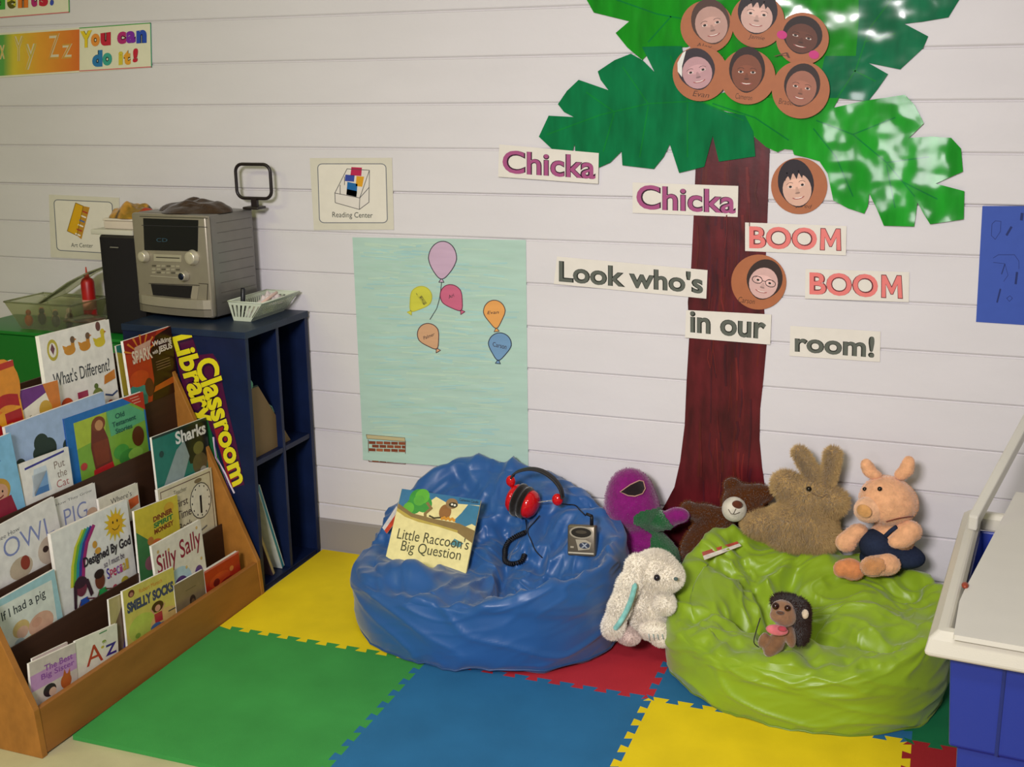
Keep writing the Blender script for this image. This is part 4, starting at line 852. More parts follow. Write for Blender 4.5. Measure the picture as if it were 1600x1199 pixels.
def bottle(p0, p1, r_, col, cap, name, label, cat, mat='plastic'):
    p0, p1 = V(p0), V(p1); ax = (p1-p0); L_ = ax.length; t = thing(name, p0, label, cat, None)
    MB().lathe([(r_*.9, 0), (r_, .003), (r_, L_*.62), (r_*.8, L_*.70), (r_*.45, L_*.74)], p0, ax, col, 18).build('body', mat, t)
    MB().lathe([(r_*.5, L_*.741), (r_*.5, L_*.84), (r_*.2, L_*.98), (.0001, L_)], p0, ax, cap, 14).build('cap', mat, t)
bottle((-1.29, -.20, BZ+.014), (-1.285, -.06, BZ+.050), .013, '#d6d2c8', '#c8c4ba', 'glue_bottle', 'white glue bottle lying in the slotted basket', 'bottle')
tag(MB().lathe([(.0001, 0), (.0075, .001), (.0075, .085), (.006, .090), (.0001, .0905)], (-1.300, -.205, BZ+.006), (-.08, .25, 1), '#15151c', 14).build('marker_pen', 'plastic'), 'short black marker standing in the front of the slotted basket', 'marker')
tag(MB().lathe([(.0001, 0), (.0045, .002), (.0045, .12), (.0001, .128)], (-1.235, -.20, BZ+.052), (-.15, .9, .10), '#d9b8ac', 12).build('marker_pen', 'plastic'), 'pale pink marker lying across the slotted basket', 'marker')
lump('tissue_wad', V((-1.262, -.10, BZ+.036)), .034, .050, .036, '#cfc3c4', 'crumpled pinkish white tissue in the slotted basket', 8, mat='paper', cat='tissue')

# clear tub of toys, clamshell box, red bottle
tb = thing('clear_tub', (-2.08, -.13, GT), 'clear plastic tub of small toys on the green box', 'tub')
def tq(u, v_, t): x0, x1 = -2.150-.050*t, -1.960+.03*t; y0, y1 = -.215-.012*t, -.06+.012*t; return V((x0+(x1-x0)*u, y0+(y1-y0)*v_, GT+.0005+.088*t))
m = MB(); CL = '#d9dcc0'
m.add([tq(0,0,0), tq(1,0,0), tq(1,1,0), tq(0,1,0)], [(0,1,2,3)], CL)
for a, b_ in (((0,0),(1,0)), ((1,0),(1,1)), ((1,1),(0,1)), ((0,1),(0,0))):
    m.add([tq(*a,0), tq(*b_,0), tq(*b_,1), tq(*a,1)], [(0,1,2,3)], CL); m.tube([tq(*a,1), tq(*b_,1)], .003, CL, 8)
o = m.build('tub_body', 'clear_plastic', tb); sm = o.modifiers.new('s', 'SOLIDIFY'); sm.thickness = .0015
l0, l1, l2 = V((-2.10, -.05, GT+.092)), V((-1.98, -.04, GT+.165)), V((-1.90, -.035, GT+.200))
m = MB(); P = [l0, l1, l2]; vs = []
for q in P: vs += [q, q+V((0, -.13, -.012))]
m.add(vs, [(0,1,3,2), (2,3,5,4)], CL, True); m.tube([P[0], P[1], P[2], vs[5], vs[3], vs[1]], .003, CL, 8, True)
o = m.build('tub_lid', 'clear_plastic', tb); sm = o.modifiers.new('s', 'SOLIDIFY'); sm.thickness = .0015
rnd = random.Random(3)
toys = [('orange', '#c8581f'), ('red', '#a83a2a'), ('black', '#26222a'), ('peach', '#c88a6a'), ('grey', '#55505a'), ('clear pink', '#b89a9a'), ('brown', '#6a4a3a')]
for i, (cn, cc) in enumerate(toys):
    x = -2.130+.028*i+(.0 if i else 0); y = -.20+.03*(i % 2)
    m = MB(); m.ball((x, y, GT+.026+.004*(i % 3)), (.0135, .014, .020), cc, n=14); m.ball((x+.002, y-.001, GT+.052+.004*(i % 3)), (.009, .009, .010), cc, n=12)
    tag(m.build('toy_figure', 'plastic'), 'small %s toy figure inside the clear tub' % cn, 'toy', 'toys in the clear tub')
cs = thing('clamshell_box', (-1.95, -.2, GT), 'low clear lidded box in front of the toy tub', 'box')
MB().rbox((-1.945, -.244, GT+.0005), (-1.838, -.150, GT+.040), '#cdd2c2', .008).build('box', 'clear_plastic', cs)
m = MB(); m.rbox((-1.949, -.248, GT+.0405), (-1.834, -.146, GT+.050), '#d5d9c8', .005); m.ball((-1.89, -.20, GT+.052), (.022, .018, .006), '#dfe2d4'); m.build('lid', 'clear_plastic', cs)
q = atY(142, 495, -.10); rb = thing('squeeze_bottle', (q.x, -.10, GT), 'red squeeze bottle with a pale label, left of the loudspeaker', 'bottle')
rt = atY(142, 434, -.10).z
MB().lathe([(.019, 0), (.0215, .004), (.0215, rt-GT-.016), (.017, rt-GT-.006), (.008, rt-GT)], (q.x, -.10, GT+.0006), (0, 0, 1), '#ad1a18', 24).build('body', 'plastic', rb)
MB().lathe([(.0219, .055), (.0219, .088)], (q.x, -.10, GT), (0, 0, 1), '#c98a7c', 24).build('label_band', 'paper', rb)
MB().lathe([(.009, rt-GT+.0006), (.007, rt-GT+.008), (.0035, rt-GT+.010), (.002, rt-GT+.034), (.0001, rt-GT+.035)], (q.x, -.10, GT), (0, 0, 1), '#b8402c', 14).build('nozzle', 'plastic', rb)
# ================================================================== BEAN BAGS
def sstep(a, b, x): t = max(0, min(1, (x-a)/(b-a))); return t*t*(3-2*t)
def interp(tab, x):
    for (a, va), (b, vb) in zip(tab, tab[1:]):
        if a <= x <= b: return va+(vb-va)*sstep(0, 1, (x-a)/(b-a))
    return tab[-1][1]
def ridge(q): return 1-abs(noise.noise(q))*2
def beanbag(name, cx, cy, rx, ry, ex, crest, inner, col, label, seed, folds, amp=1.0):
    NT, NS, NI = 260, 70, 90
    def outl(t):
        c, s_ = math.cos(t), math.sin(t); r_ = 1/((abs(c)**ex+abs(s_)**ex)**(1/ex)); return V((rx*c*r_, ry*s_*r_, 0))
    vs = []; rings = []
    def Hc(t): return interp(crest, math.degrees(t) % 360)
    for i in range(NS+NI+1):
        row = []
        for j in range(NT):
            t = 2*PI*j/NT; o = outl(t); H = Hc(t)
            if i <= NS:                                  # from under the bag up the side to the crest
                u = i/NS
                if u < .12: k = .875*(u/.12); z = .0; k = max(k, .01)
                else:
                    v_ = (u-.12)/.88; an = -PI/2+v_*PI*.93; zc = H*.46
                    k = (.885+.115*max(0, math.cos(an))**.6) if an < 0 else (.925+.075*max(0, math.cos(an))**.6)
                    z = zc+(zc if an < 0 else H-zc)*math.sin(an)
            else:
                w_ = (i-NS)/NI; k = .945*(1-w_); x, y = o.x*k, o.y*k
                hi = inner(x+cx, y+cy); bl_ = 1-(1-min(1, w_/.40))**1.9; z = H*(1-bl_)+hi*bl_ + .006*math.sin(min(1, w_/.12)*PI)
            row.append(V((cx+o.x*k, cy+o.y*k, max(0, z)+.0125)))
        vs += row
    fs = [(i*NT+j, i*NT+(j+1) % NT, (i+1)*NT+(j+1) % NT, (i+1)*NT+j) for i in range(NS+NI) for j in range(NT)]
    me = bpy.data.meshes.new('t'); me.from_pydata(vs, [], fs); me.update(); nr = [v_.normal.copy() for v_ in me.vertices]; bpy.data.meshes.remove(me)
    out = []
    for k_, q in enumerate(vs):
        i, j = divmod(k_, NT); n_ = nr[k_]; t = 2*PI*j/NT; p = q*1.0; w0 = V((seed*7.3, 0, 0))
        wp = V((noise.noise(p*4+w0), noise.noise(p*4+w0+V((9, 0, 0))), noise.noise(p*4+w0+V((0, 9, 0)))))*.09
        if i <= NS: a = V((p.x*4.5, p.y*4.5, p.z*11))
        else: a = V((p.x*7, p.y*7, p.z*6))
        a = a+wp*9+w0
        def F1(v_): return noise.voronoi(v_)[0][0]
        def rd(v_, e): return max(0, ridge(v_))**e
        tt_ = math.atan2((p.y-cy)/ry, (p.x-cx)/rx); rr_ = math.hypot((p.y-cy)/ry, (p.x-cx)/rx)
        if i <= NS:
            f_ = .35+.9*sstep(.60, .98, i/NS)+1.2*(1-sstep(.12, .42, i/NS))
            d = .018*(F1(V((p.x*5, p.y*5, p.z*13))+wp*12+w0)-.5)*f_ + .0085*(rd(V((p.x*3.2, p.y*3.2, p.z*15+p.x*3))+wp*10+w0, 2.5)-.1)*(.55+.5*f_)+.004*rd(V((p.x*8, p.y*8, p.z*30-p.x*9))+wp*12+w0, 3)*f_
        else:
            d = .036*(F1(V((p.x*9, p.y*9, p.z*5))+wp*14+w0)-.45)+.013*(F1(V((p.x*19, p.y*19, p.z*9))+wp*22+w0)-.45)
            d += .012*(rd(V((math.cos(tt_)*2.6, math.sin(tt_)*2.6, rr_*1.1))+wp*12+w0, 2.2)-.15)*sstep(.1, .5, rr_)+.006*rd(V((p.x*13, p.y*13, 0))+wp*26+w0, 3)
        d += .012*noise.noise(p*3.2+w0)
        d *= amp
        for (ax, ay, bx, by, dep, wd) in folds:          # pleats of the top: ditches along a line
            px_, py_ = bx-ax, by-ay; tt = max(0, min(1, ((p.x-ax)*px_+(p.y-ay)*py_)/(px_*px_+py_*py_))); dd = math.hypot(p.x-ax-px_*tt, p.y-ay-py_*tt)
            if i > NS-18: d -= dep*math.exp(-(dd/wd)**2)*sstep(0, .12, min(tt+.05, 1))
        if i < 8: d *= .0
        r_ = p+n_*d; r_.z = max(r_.z, .0125); r_.y = min(r_.y, -.008); out.append(r_)
    m = MB(); m.add(out, fs, col, True); o = thing(name, (cx, cy, .0122), label, 'bean bag', 'vinyl bean bag chairs')
    cover = m.build('cover', 'bag_vinyl', o)
    # piping seam round the foot
    sm = MB(); ring = [out[int(NS*.27)*NT+j]+nr[int(NS*.27)*NT+j]*.001 for j in range(0, NT, 2)]; sm.tube(ring, .0032, shade(col, .8), 8, True); sm.build('piping', 'bag_vinyl', o)
    return o, BVHTree.FromPolygons(out, fs)
def hit(bvh, px, py, lift=0.0):
    d = ray(px, py).normalized(); loc, n_, i, ds = bvh.ray_cast(CAM, d)
    return (loc, n_) if loc is not None else (None, None)
def gs(x, y, a, b, r_): return math.exp(-((x-a)**2+(y-b)**2)/(r_*r_))
def innB(x, y): return .165+.165*sstep(-.38, -.06, y)-.065*gs(x, y, -.31, -.44, .10)+.060*gs(x, y, -.64, -.50, .085)+.02*gs(x, y, -.42, -.50, .06)-.03*gs(x, y, -.66, -.33, .09)-.02*gs(x, y, -.15, -.35, .08)
bagB, bvB = beanbag('bean_bag', -.462, -.330, .388, .312, 2.3, [(0, .265), (45, .30), (90, .375), (125, .385), (150, .27), (180, .165), (215, .165), (270, .175), (315, .245), (360, .265)], innB, '#22538f',
    'shiny blue bean bag chair holding a picture book and red headphones', 1, [(-.46, -.22, -.33, -.55, .030, .022), (-.46, -.22, -.15, -.42, .020, .022), (-.46, -.22, -.42, -.02, .016, .02), (-.46, -.22, -.75, -.45, .014, .02), (-.46, -.22, -.70, -.08, .014, .02), (-.46, -.22, -.18, -.10, .014, .02)])
def innG(x, y): return .165+.075*sstep(-.30, -.08, y)-.100*gs(x, y, .365, -.40, .10)+.05*gs(x, y, .55, -.33, .10)+.035*gs(x, y, .20, -.30, .09)-.02*gs(x, y, .47, -.20, .05)
bagG, bvG = beanbag('bean_bag', .413, -.328, .352, .306, 2.15, [(0, .235), (30, .225), (60, .205), (90, .215), (120, .27), (140, .28), (165, .215), (195, .145), (235, .125), (270, .140), (300, .160), (335, .215), (360, .235)], innG, '#829f1c',
    'lime green bean bag chair with a plush monkey sunk in its middle', 4, [(.365, -.40, .20, -.14, .030, .022), (.365, -.40, .15, -.44, .022, .022), (.365, -.40, .36, -.12, .024, .025), (.365, -.40, .62, -.50, .022, .020), (.365, -.40, .66, -.22, .022, .022), (.365, -.40, .46, -.58, .014, .02)], 1.05)
def tagpoly(bvh, pts, cols, par, lab):
    P = [hit(bvh, *q) for q in pts]; c = [a+n_*.023 for a, n_ in P if a is not None]
    if len(c) < 4: return
    m = MB(); m.add([c[0], c[1], c[2], c[3]], [(0, 1, 2, 3)], cols[0]); mid = [c[0]*.5+c[3]*.5, c[1]*.5+c[2]*.5]
    m.add([mid[0]+V((0, -.001, .001)), mid[1]+V((0, -.001, .001)), c[2]+V((0, -.001, .001)), c[3]+V((0, -.001, .001))], [(0, 1, 2, 3)], cols[1]); o = m.build('label_tag', 'cloth', par); o['label'] = lab
    sm = o.modifiers.new('s', 'SOLIDIFY'); sm.thickness = .0012
tagpoly(bvB, [(600, 826), (622, 797), (624, 806), (602, 836)], ('#c9c4c0', '#b8432c'), bagB, 'white and orange fabric tag')
tagpoly(bvG, [(1095, 874), (1141, 852), (1148, 862), (1098, 881)], ('#b04a38', '#d8d2c4'), bagG, 'white and red fabric tag')

# ================================================================== ON THE BLUE BAG
# picture book
tlp, trp = atY(628, 764, -.235), atY(749, 782, -.235); blp, brp = atY(610, 861, -.355), atY(738, 882, -.355)
U = ((trp-tlp)+(brp-blp))*.5; D = ((blp-tlp)+(brp-trp))*.5; D = D-U*(D.dot(U)/U.dot(U))*.55
ext = 1.22; fr = Fr(tlp+D*ext, U, -D*ext)
lr = thing('picture_book', (tlp+trp+D*2)/2-fr.n*.01, 'cream and blue book with a raccoon on a branch, propped on the blue bean bag', 'book')
m = MB(); m.fbox(fr, 0, 1, 0, 1, -.0008, 0, '#d8cc98'); m.fbox(fr, 0, 1, 0, 1, -.0058, -.0050, '#d8cc98'); m.fbox(fr, -.004, 0, 0, 1, -.0058, 0, '#c8bc88')
A = Art(m, fr)
A.r(0, 0, 1, 1, '#dccf95'); A.p([(0, .72), (0, 1), (1, 1), (1, .93), (.6, .90), (.45, .96), (.3, .80), (.15, .74)], '#2d6a94')
A.p([(.72, .68), (.86, .62), (.95, .68), (1, .66), (1, .92), (.86, .92), (.80, .80)], '#2f7094')
for x, y, r_ in ((.24, .90, .12), (.32, .84, .10), (.20, .80, .10), (.28, .94, .09), (.14, .76, .07)): A.e(x, y, r_, r_*1.1, '#2f8a3a' if r_ > .09 else '#57a838')
A.e(.25, .88, .07, .07, '#4fa03a')
A.p([(0, .70), (.12, .64), (.3, .60), (.55, .58), (.8, .54), (1, .44), (1, .60), (.8, .66), (.5, .67), (.2, .70), (0, .80)], '#7d6440'); A.p([(0, .70), (.12, .64), (.3, .60), (.55, .58), (.8, .54), (.8, .57), (.5, .61), (.2, .65), (0, .74)], '#b09a4a')
A.l([(.38, .64), (.36, .72), (.42, .80), (.36, .86)], .035, '#7d6440'); A.p([(.78, .46), (.9, .42), (.86, .36), (.74, .38)], '#3a7a8a')
A.e(.60, .78, .075, .10, '#8a5a34'); A.e(.66, .90, .075, .07, '#8a6a4a'); A.e(.68, .885, .055, .035, '#2c2420'); A.e(.665, .89, .014, .014, '#e6e0d0'); A.e(.70, .885, .014, .014, '#e6e0d0'); A.l([(.56, .70), (.48, .68), (.42, .70)], .022, '#3c3028')
for i in range(7): A.e(.58+.025*i, .69+.015*(i % 2), .018, .02, '#c8862a')
A.t('Catherine Candle', .74, .95, .98, .985, '#2a2a20')
A.t("Little Raccoon's", .08, .345, .97, .485, '#33302a', .0); A.t('Big Question', .16, .16, .90, .335, '#33302a', .0)
m.build('cover', 'gloss_cover', lr)
m = MB(); m.fbox(fr, .002, .99, .004, .994, -.0049, -.0009, '#d8d3c4'); m.build('pages', 'paper', lr)

# headphones: cups pressed together, band over them, straight and coiled cord
def hb(px, py, lift): a, n_ = hit(bvB, px, py); return a, n_
hc, hn = hit(bvB, 822, 800)
hy = hc.y-.025
def hp(px, py, dy=0.0): return atY(px, py, hy+dy)
hd = thing('headphones', hp(822, 812, .02), 'red and black headphones lying on the back of the blue bean bag', 'headphones')
m = MB(); band = [hp(*q, d) for *q, d in ((799, 752, .0), (803, 741, .004), (815, 735, .01), (832, 733, .014), (850, 738, .014), (866, 750, .010), (876, 764, .004), (879, 778, .0))]
band2 = []
for i in range(len(band)-1):
    for k in range(4):
        t = k/4; p0 = band[max(i-1, 0)]; p1, p2 = band[i], band[i+1]; p3 = band[min(i+2, len(band)-1)]
        band2.append(.5*((2*p1)+(p2-p0)*t+(2*p0-5*p1+4*p2-p3)*t*t+(3*p1-p0-3*p2+p3)*t**3))
band2.append(band[-1])
vs = []; N_ = len(band2); ctr = hp(838, 775)
for i, q in enumerate(band2):
    rad = (q-ctr).normalized(); w_ = V((0, .011, 0))
    for a, b in ((-1, -1), (1, -1), (1, 1), (-1, 1)): vs.append(q+rad*.0030*b+w_*a)
m.add(vs, [(i*4+j, i*4+(j+1) % 4, (i+1)*4+(j+1) % 4, (i+1)*4+j) for i in range(N_-1) for j in range(4)]+[(0,1,2,3), tuple(N_*4-4+j for j in (3,2,1,0))], '#15110f', True)
m.build('headband', 'rubber', hd, bevel=.001)
RD = '#c2141a'
for (x, y), r_ in (((798, 752), (.014, .012, .017)), ((871, 781), (.016, .013, .018))): MB().ball(hp(x, y), r_, RD, n=18).build('yoke', 'gloss_plastic', hd)
ca = (hp(845, 793)-hp(797, 776))+V((0, -.012, 0)); ax = ca.normalized()
c0 = hp(798, 776)
MB().tube([hp(798, 752), c0+ax*.004+V((0, 0, .030))], .006, RD, 8).tube([hp(871, 781), c0+ax*.070+V((.0, 0, .006))], .0018, '#8a8a8a', 6).build('yoke_arm', 'gloss_plastic', hd)
def cup(o_, ax_, name, col, prof, mat): MB().lathe(prof, o_, ax_, col, 30).build(name, mat, hd)
cup(c0, ax, 'ear_cup', RD, [(.0001, -.006), (.022, -.005), (.037, .003), (.042, .011), (.042, .018)], 'gloss_plastic')
cup(c0+ax*.018, ax, 'ear_cushion', '#1a1513', [(.040, .0), (.048, .004), (.050, .011), (.047, .018), (.036, .020)], 'cloth')
cup(c0+ax*.040, ax, 'ear_cushion', '#1a1513', [(.036, .0), (.046, .002), (.048, .009), (.045, .015), (.040, .017)], 'cloth')
cup(c0+ax*.057, ax, 'ear_cup', RD, [(.041, .0), (.042, .006), (.038, .017), (.026, .027), (.011, .031), (.0001, .0315)], 'gloss_plastic')
def cord(pts, off=.004): 
    out = []
    for x, y in pts:
        a, n_ = hit(bvB, x, y)
        if a is not None: out.append(a+n_*off)
    return out
def smooth(P, k=5):
    o = []
    for i in range(len(P)-1):
        p0, p1, p2, p3 = P[max(i-1, 0)], P[i], P[i+1], P[min(i+2, len(P)-1)]
        for j in range(k): t = j/k; o.append(.5*((2*p1)+(p2-p0)*t+(2*p0-5*p1+4*p2-p3)*t*t+(3*p1-p0-3*p2+p3)*t**3))
    return o+[P[-1]]
m = MB()
m.tube(smooth([hp(821, 812)]+cord([(826, 828), (818, 836), (805, 843)], .007)), .0016, '#15151a', 8)
m.tube(smooth([hp(843, 806)]+cord([(834, 818), (826, 830), (830, 846), (838, 861), (848, 872)], .003)), .0016, '#15151a', 8)
cp = smooth(cord([(824, 834), (812, 839), (799, 847), (789, 858), (787, 868), (793, 879), (803, 882), (812, 878), (821, 870)], .008), 24)
coil = []
for i, q in enumerate(cp):
    t = (cp[min(i+1, len(cp)-1)]-cp[max(i-1, 0)]).normalized(); u_ = t.cross(V((0, -1, .3))).normalized(); w_ = t.cross(u_); an = i*1.25; coil.append(q+(u_*math.cos(an)+w_*math.sin(an))*.0058)
m.tube(coil, .0026, '#111118', 6)
pl = [hp(873, 787, .0)]+[q for q in cord([(886, 789), (898, 795), (908, 802)], .010)]
pa = atY(915, 806, pl[-1].y); pl.append(pa); m.tube(smooth(pl), .0017, '#15151a', 8); m.build('cord', 'rubber', hd)
# cassette player
pc, pn = hit(bvB, 908, 866); pd = pc.y-.012
a0, a1_, a2_ = atY(886, 865, pd), atY(930, 867.5, pd), atY(890, 820, pd+.020)
U = a1_-a0; D = a2_-a0; D = D-U*(D.dot(U)/U.dot(U)); fr = Fr(a0, U, D); pw, ph_ = U.length, D.length
cpl = thing('cassette_player', a0+U*.5, 'silver portable cassette player standing in the blue bean bag', 'cassette player')
rot = Matrix((U.normalized(), D.normalized(), fr.n)).transposed().to_4x4(); rot.translation = a0
MB().rbox((0, -.006, -.026), (pw, ph_, 0), '#6f6658', .006, 3, rot).build('casing', 'silver', cpl)
m = MB(); A = Art(m, fr, .0003); A.e(.5, .74, .42, .22, '#a89f8c'); A.e(.5, .74, .36, .17, '#2c2822'); A.e(.5, .76, .2, .06, '#4f483c'); A.p([(.30, .50), (.66, .50), (.86, .40), (.80, .18), (.40, .12), (.36, .30)], '#b5ac98'); A.e(.62, .30, .19, .11, '#3f4658'); A.t('X', .50, .22, .74, .38, '#aab0b8', .05); A.r(.12, .20, .24, .26, '#b5ac98'); A.r(.05, .01, .95, .06, '#d0c8b4')  # the pale strip along the bottom is a painted highlight
m.build('front_plate', 'silver', cpl)
jx = fr.p(.82, 1.0, -.013); m = MB(); m.tube([jx-fr.v.normalized()*.002, jx+V((0, 0, .018)), jx+V((0, 0, .026))], .0050, '#16161c', 12); m.tube([jx+V((.002, 0, .026)), jx+V((-.016, -.0, .031))], .0042, '#16161c', 12)
pg = m.build('plug', 'rubber', hd)

# ================================================================== PLUSH TOYS
MPX = .00193
def B(px, py, y, rx, rz, ry=None, rot=None):      # blob from its centre and half sizes in photo pixels, depth in metres
    d = (atY(px+1, py, y)-atY(px, py, y)).length; ry = ry if ry is not None else min(rx, rz)*d
    r_ = None
    if rot: r_ = Matrix.Rotation(R(rot), 3, 'Y')
    return (atY(px, py, y), V((rx*d, ry, rz*d)), r_)
def zclamp(vs, bvh=None, floor=.0126, ymax=-.006):
    for q in vs:
        q.z = max(q.z, floor); q.y = min(q.y, ymax)
        if bvh is not None:
            l_, n_, i_, d_ = bvh.ray_cast(V((q.x, q.y, 1)), V((0, 0, -1)))
            if l_ is not None and q.z < l_.z+.002 and q.z > l_.z-.06: q.z = l_.z+.002
    return vs
def plush(name, par, items, col, furn, flen, seed, mat='plush', fcol=None, res=.0055, bvh=None, label=None, droop=.3, wid=.0012, stiff=2.0, where=None):
    vs, fs = blobs(items, res, stiff=stiff); zclamp(vs, bvh); m = MB(); m.add(vs, fs, col if not callable(col) else '#888888', True)
    if callable(col):
        m.c = []
        for f in fs: m.c.append([srgb(col(vs[i])) for i in f])
    if furn: fur(m, vs, fs, furn, flen, fcol or col, seed, droop, .5, wid, where)
    o = m.build(name, mat, par)
    if label: o['label'] = label
    return o, BVHTree.FromPolygons(vs, fs)
def on(bvh, px, py, lift=0.0):
    l_, n_, i_, d_ = bvh.ray_cast(CAM, ray(px, py).normalized()); return (l_+n_*lift, n_) if l_ is not None else (None, None)
def eye(bvh, px, py, r_, par, col='#100c0c', name='eye', mat='dark_gloss'):
    q, n_ = on(bvh, px, py, r_*.35)
    if q is not None: MB().ball(q, r_, col, n=16).build(name, mat, par)

# purple dinosaur
PU = '#7a1468'
dn = thing('plush_dinosaur', (-.07, -.10, .0125), 'purple plush toy dinosaur with green belly between the blue bag and tree', 'stuffed toy')
yD = -.105
bd, bvD = plush('body', dn, [B(985, 775, yD, 40, 47, .062), B(990, 800, yD-.012, 40, 30, .062), B(1005, 845, yD, 30, 30, .055), B(1030, 880, yD, 36, 45, .060), B(1032, 950, yD, 34, 50, .058), B(1058, 806, yD-.02, 21, 14, .026, -8), B(1038, 815, yD-.012, 20, 14, .03), B(995, 855, yD-.035, 21, 20, .03), B(1000, 880, yD-.03, 20, 22, .03)], PU, 9000, .004, 3, where=None, wid=.0008)
m = MB(); P = []
def patch(bvh, pts, lift, col, mat, name, par, label=None, step=5):   # a piece lying on a skin, from its outline
    xs = [p[0] for p in pts]; ys = [p[1] for p in pts]; m = MB(); grid = {}
    def inside(x, y):
        c = False; n_ = len(pts)
        for i in range(n_):
            (x1, y1), (x2, y2) = pts[i], pts[(i+1) % n_]
            if (y1 > y) != (y2 > y) and x < (x2-x1)*(y-y1)/(y2-y1)+x1: c = not c
        return c
    st = step; nx = int((max(xs)-min(xs))/st)+1; ny = int((max(ys)-min(ys))/st)+1
    def g(i, j):
        if (i, j) not in grid:
            l_, n_ = on(bvh, min(xs)+i*st, min(ys)+j*st, lift); grid[(i, j)] = l_
        return grid[(i, j)]
    for i in range(nx):
        for j in range(ny):
            if inside(min(xs)+(i+.5)*st, min(ys)+(j+.5)*st):
                q = [g(i, j), g(i+1, j), g(i+1, j+1), g(i, j+1)]
                if all(a is not None for a in q) and max((a-b).length for a in q for b in q) < st*.012: m.add(q, [(3, 2, 1, 0)], col, True)
    o = m.build(name, mat, par); 
    if label: o['label'] = label
    sm = o.modifiers.new('s', 'SOLIDIFY'); sm.thickness = .0015; return o
patch(bvD, [(990, 808), (1000, 800), (1030, 793), (1046, 815), (1060, 832), (1064, 860), (1064, 900), (1020, 905), (1014, 862), (1018, 835), (1000, 822), (990, 818)], .0035, '#0d5a2a', 'plush', 'belly', dn, 'dark green belly', 2)
mo = [(970, 769), (985, 758), (998, 752), (1004, 753), (1007, 764), (1003, 772), (992, 776), (982, 775)]
patch(bvD, mo, .0042, '#1c0c12', 'cloth', 'mouth', dn, 'dark open mouth', 1)
lip = [on(bvD, *q, .005)[0] for q in mo]; lip = [q for q in lip if q is not None]; MB().tube(lip, .0016, '#b88a7a', 8, True).build('lip', 'cloth', dn)
for x in (957, 1014): eye(bvD, x, 738, .0085, dn, '#d8ccd2', 'eye', 'plush')
for x in (957, 1014): eye(bvD, x+1, 739, .0105*.55, dn, '#141014', 'pupil')

# brown bear
BR = '#4a2609'
br = thing('plush_bear', (.12, -.09, .0125), 'dark brown plush bear with round white muzzle against the foot of the tree', 'stuffed toy')
yB = -.075
o, bvR = plush('body', br, [B(1160, 785, yB, 34, 32, .045), B(1143, 757, yB+.01, 12, 11, .014), B(1190, 770, yB+.0, 20, 14, .02), B(1115, 830, yB, 34, 34, .045), B(1090, 860, yB-.01, 28, 32, .04), B(1095, 800, yB-.01, 26, 13, .028, -8), B(1075, 795, yB-.01, 12, 12, .024), B(1088, 920, yB, 30, 60, .045), B(1140, 900, yB, 40, 60, .045)], BR, 16000, .009, 5, 'long_fur', fcol='#5e3310', wid=.0009)
q, n_ = on(bvR, 1148, 795, .0)
if q is None: q = atY(1148, 795, yB-.05)
q = q+V((0, -.006, 0)); MB().ball(q, (.034, .030, .035), '#c9c2b2', n=26).build('muzzle', 'cloth', br)['label'] = 'round white muzzle'
def onball(c, r_, px, py): d = ray(px, py).normalized(); oc = CAM-c; b = oc.dot(d); k = b*b-(oc.dot(oc)-r_*r_); return CAM+d*(-b-math.sqrt(max(k, 0)))
MB().ball(onball(q, .031, 1152, 789), (.015, .009, .012), '#5a2e1c', n=18).build('nose', 'cloth', br)
MB().tube([onball(q, .0335, *p_) for p_ in ((1138, 796), (1142, 803), (1148, 804), (1156, 801))], .0009, '#4a3a34', 6).tube([onball(q, .0335, *p_) for p_ in ((1150, 795), (1146, 803))], .0009, '#4a3a34', 6).build('mouth_stitch', 'cloth', br)

# tan rabbit on the back of the green bag
TN_ = '#a98b58'
tn = thing('plush_rabbit', (.35, -.12, .27), 'shaggy tan plush rabbit with upright ears on the back of the green bag', 'stuffed toy')
yT = -.10
o, bvT = plush('body', tn, [B(1265, 775, yT, 40, 32, .05), B(1226, 757, yT, 20, 22, .03), B(1305, 785, yT-.01, 20, 20, .03), B(1262, 815, yT, 46, 36, .055), B(1225, 820, yT, 36, 30, .05), B(1185, 820, yT-.01, 26, 20, .035, 12), B(1278, 842, yT, 30, 24, .05), B(1235, 842, yT-.01, 30, 18, .04)], TN_, 32000, .015, 7, 'long_fur', fcol='#b99b68', wid=.0008)
plush('ear', tn, [B(1270, 742, yT, 13, 20, .014, -28), B(1257, 720, yT, 12, 20, .012, -25), B(1248, 707, yT, 9, 9, .011)], TN_, 7000, .013, 8, 'long_fur', fcol='#b99b68', wid=.0008)
plush('ear', tn, [B(1293, 748, yT, 12, 22, .014, 14), B(1299, 724, yT, 12, 20, .012, 8), B(1301, 710, yT, 11, 12, .012, 5)], TN_, 7000, .013, 9, 'long_fur', fcol='#b99b68', wid=.0008)
eye(bvT, 1264, 765, .0075, tn); 
for px_ in (1298,): eye(bvT, px_, 762, .0075, tn)
q_ = [on(bvT, *p_, .006)[0] for p_ in ((1268, 771), (1276, 775), (1285, 777), (1292, 773))]; MB().tube([q for q in q_ if q is not None], .0012, '#6a4e34', 6).build('mouth_stitch', 'cloth', tn)

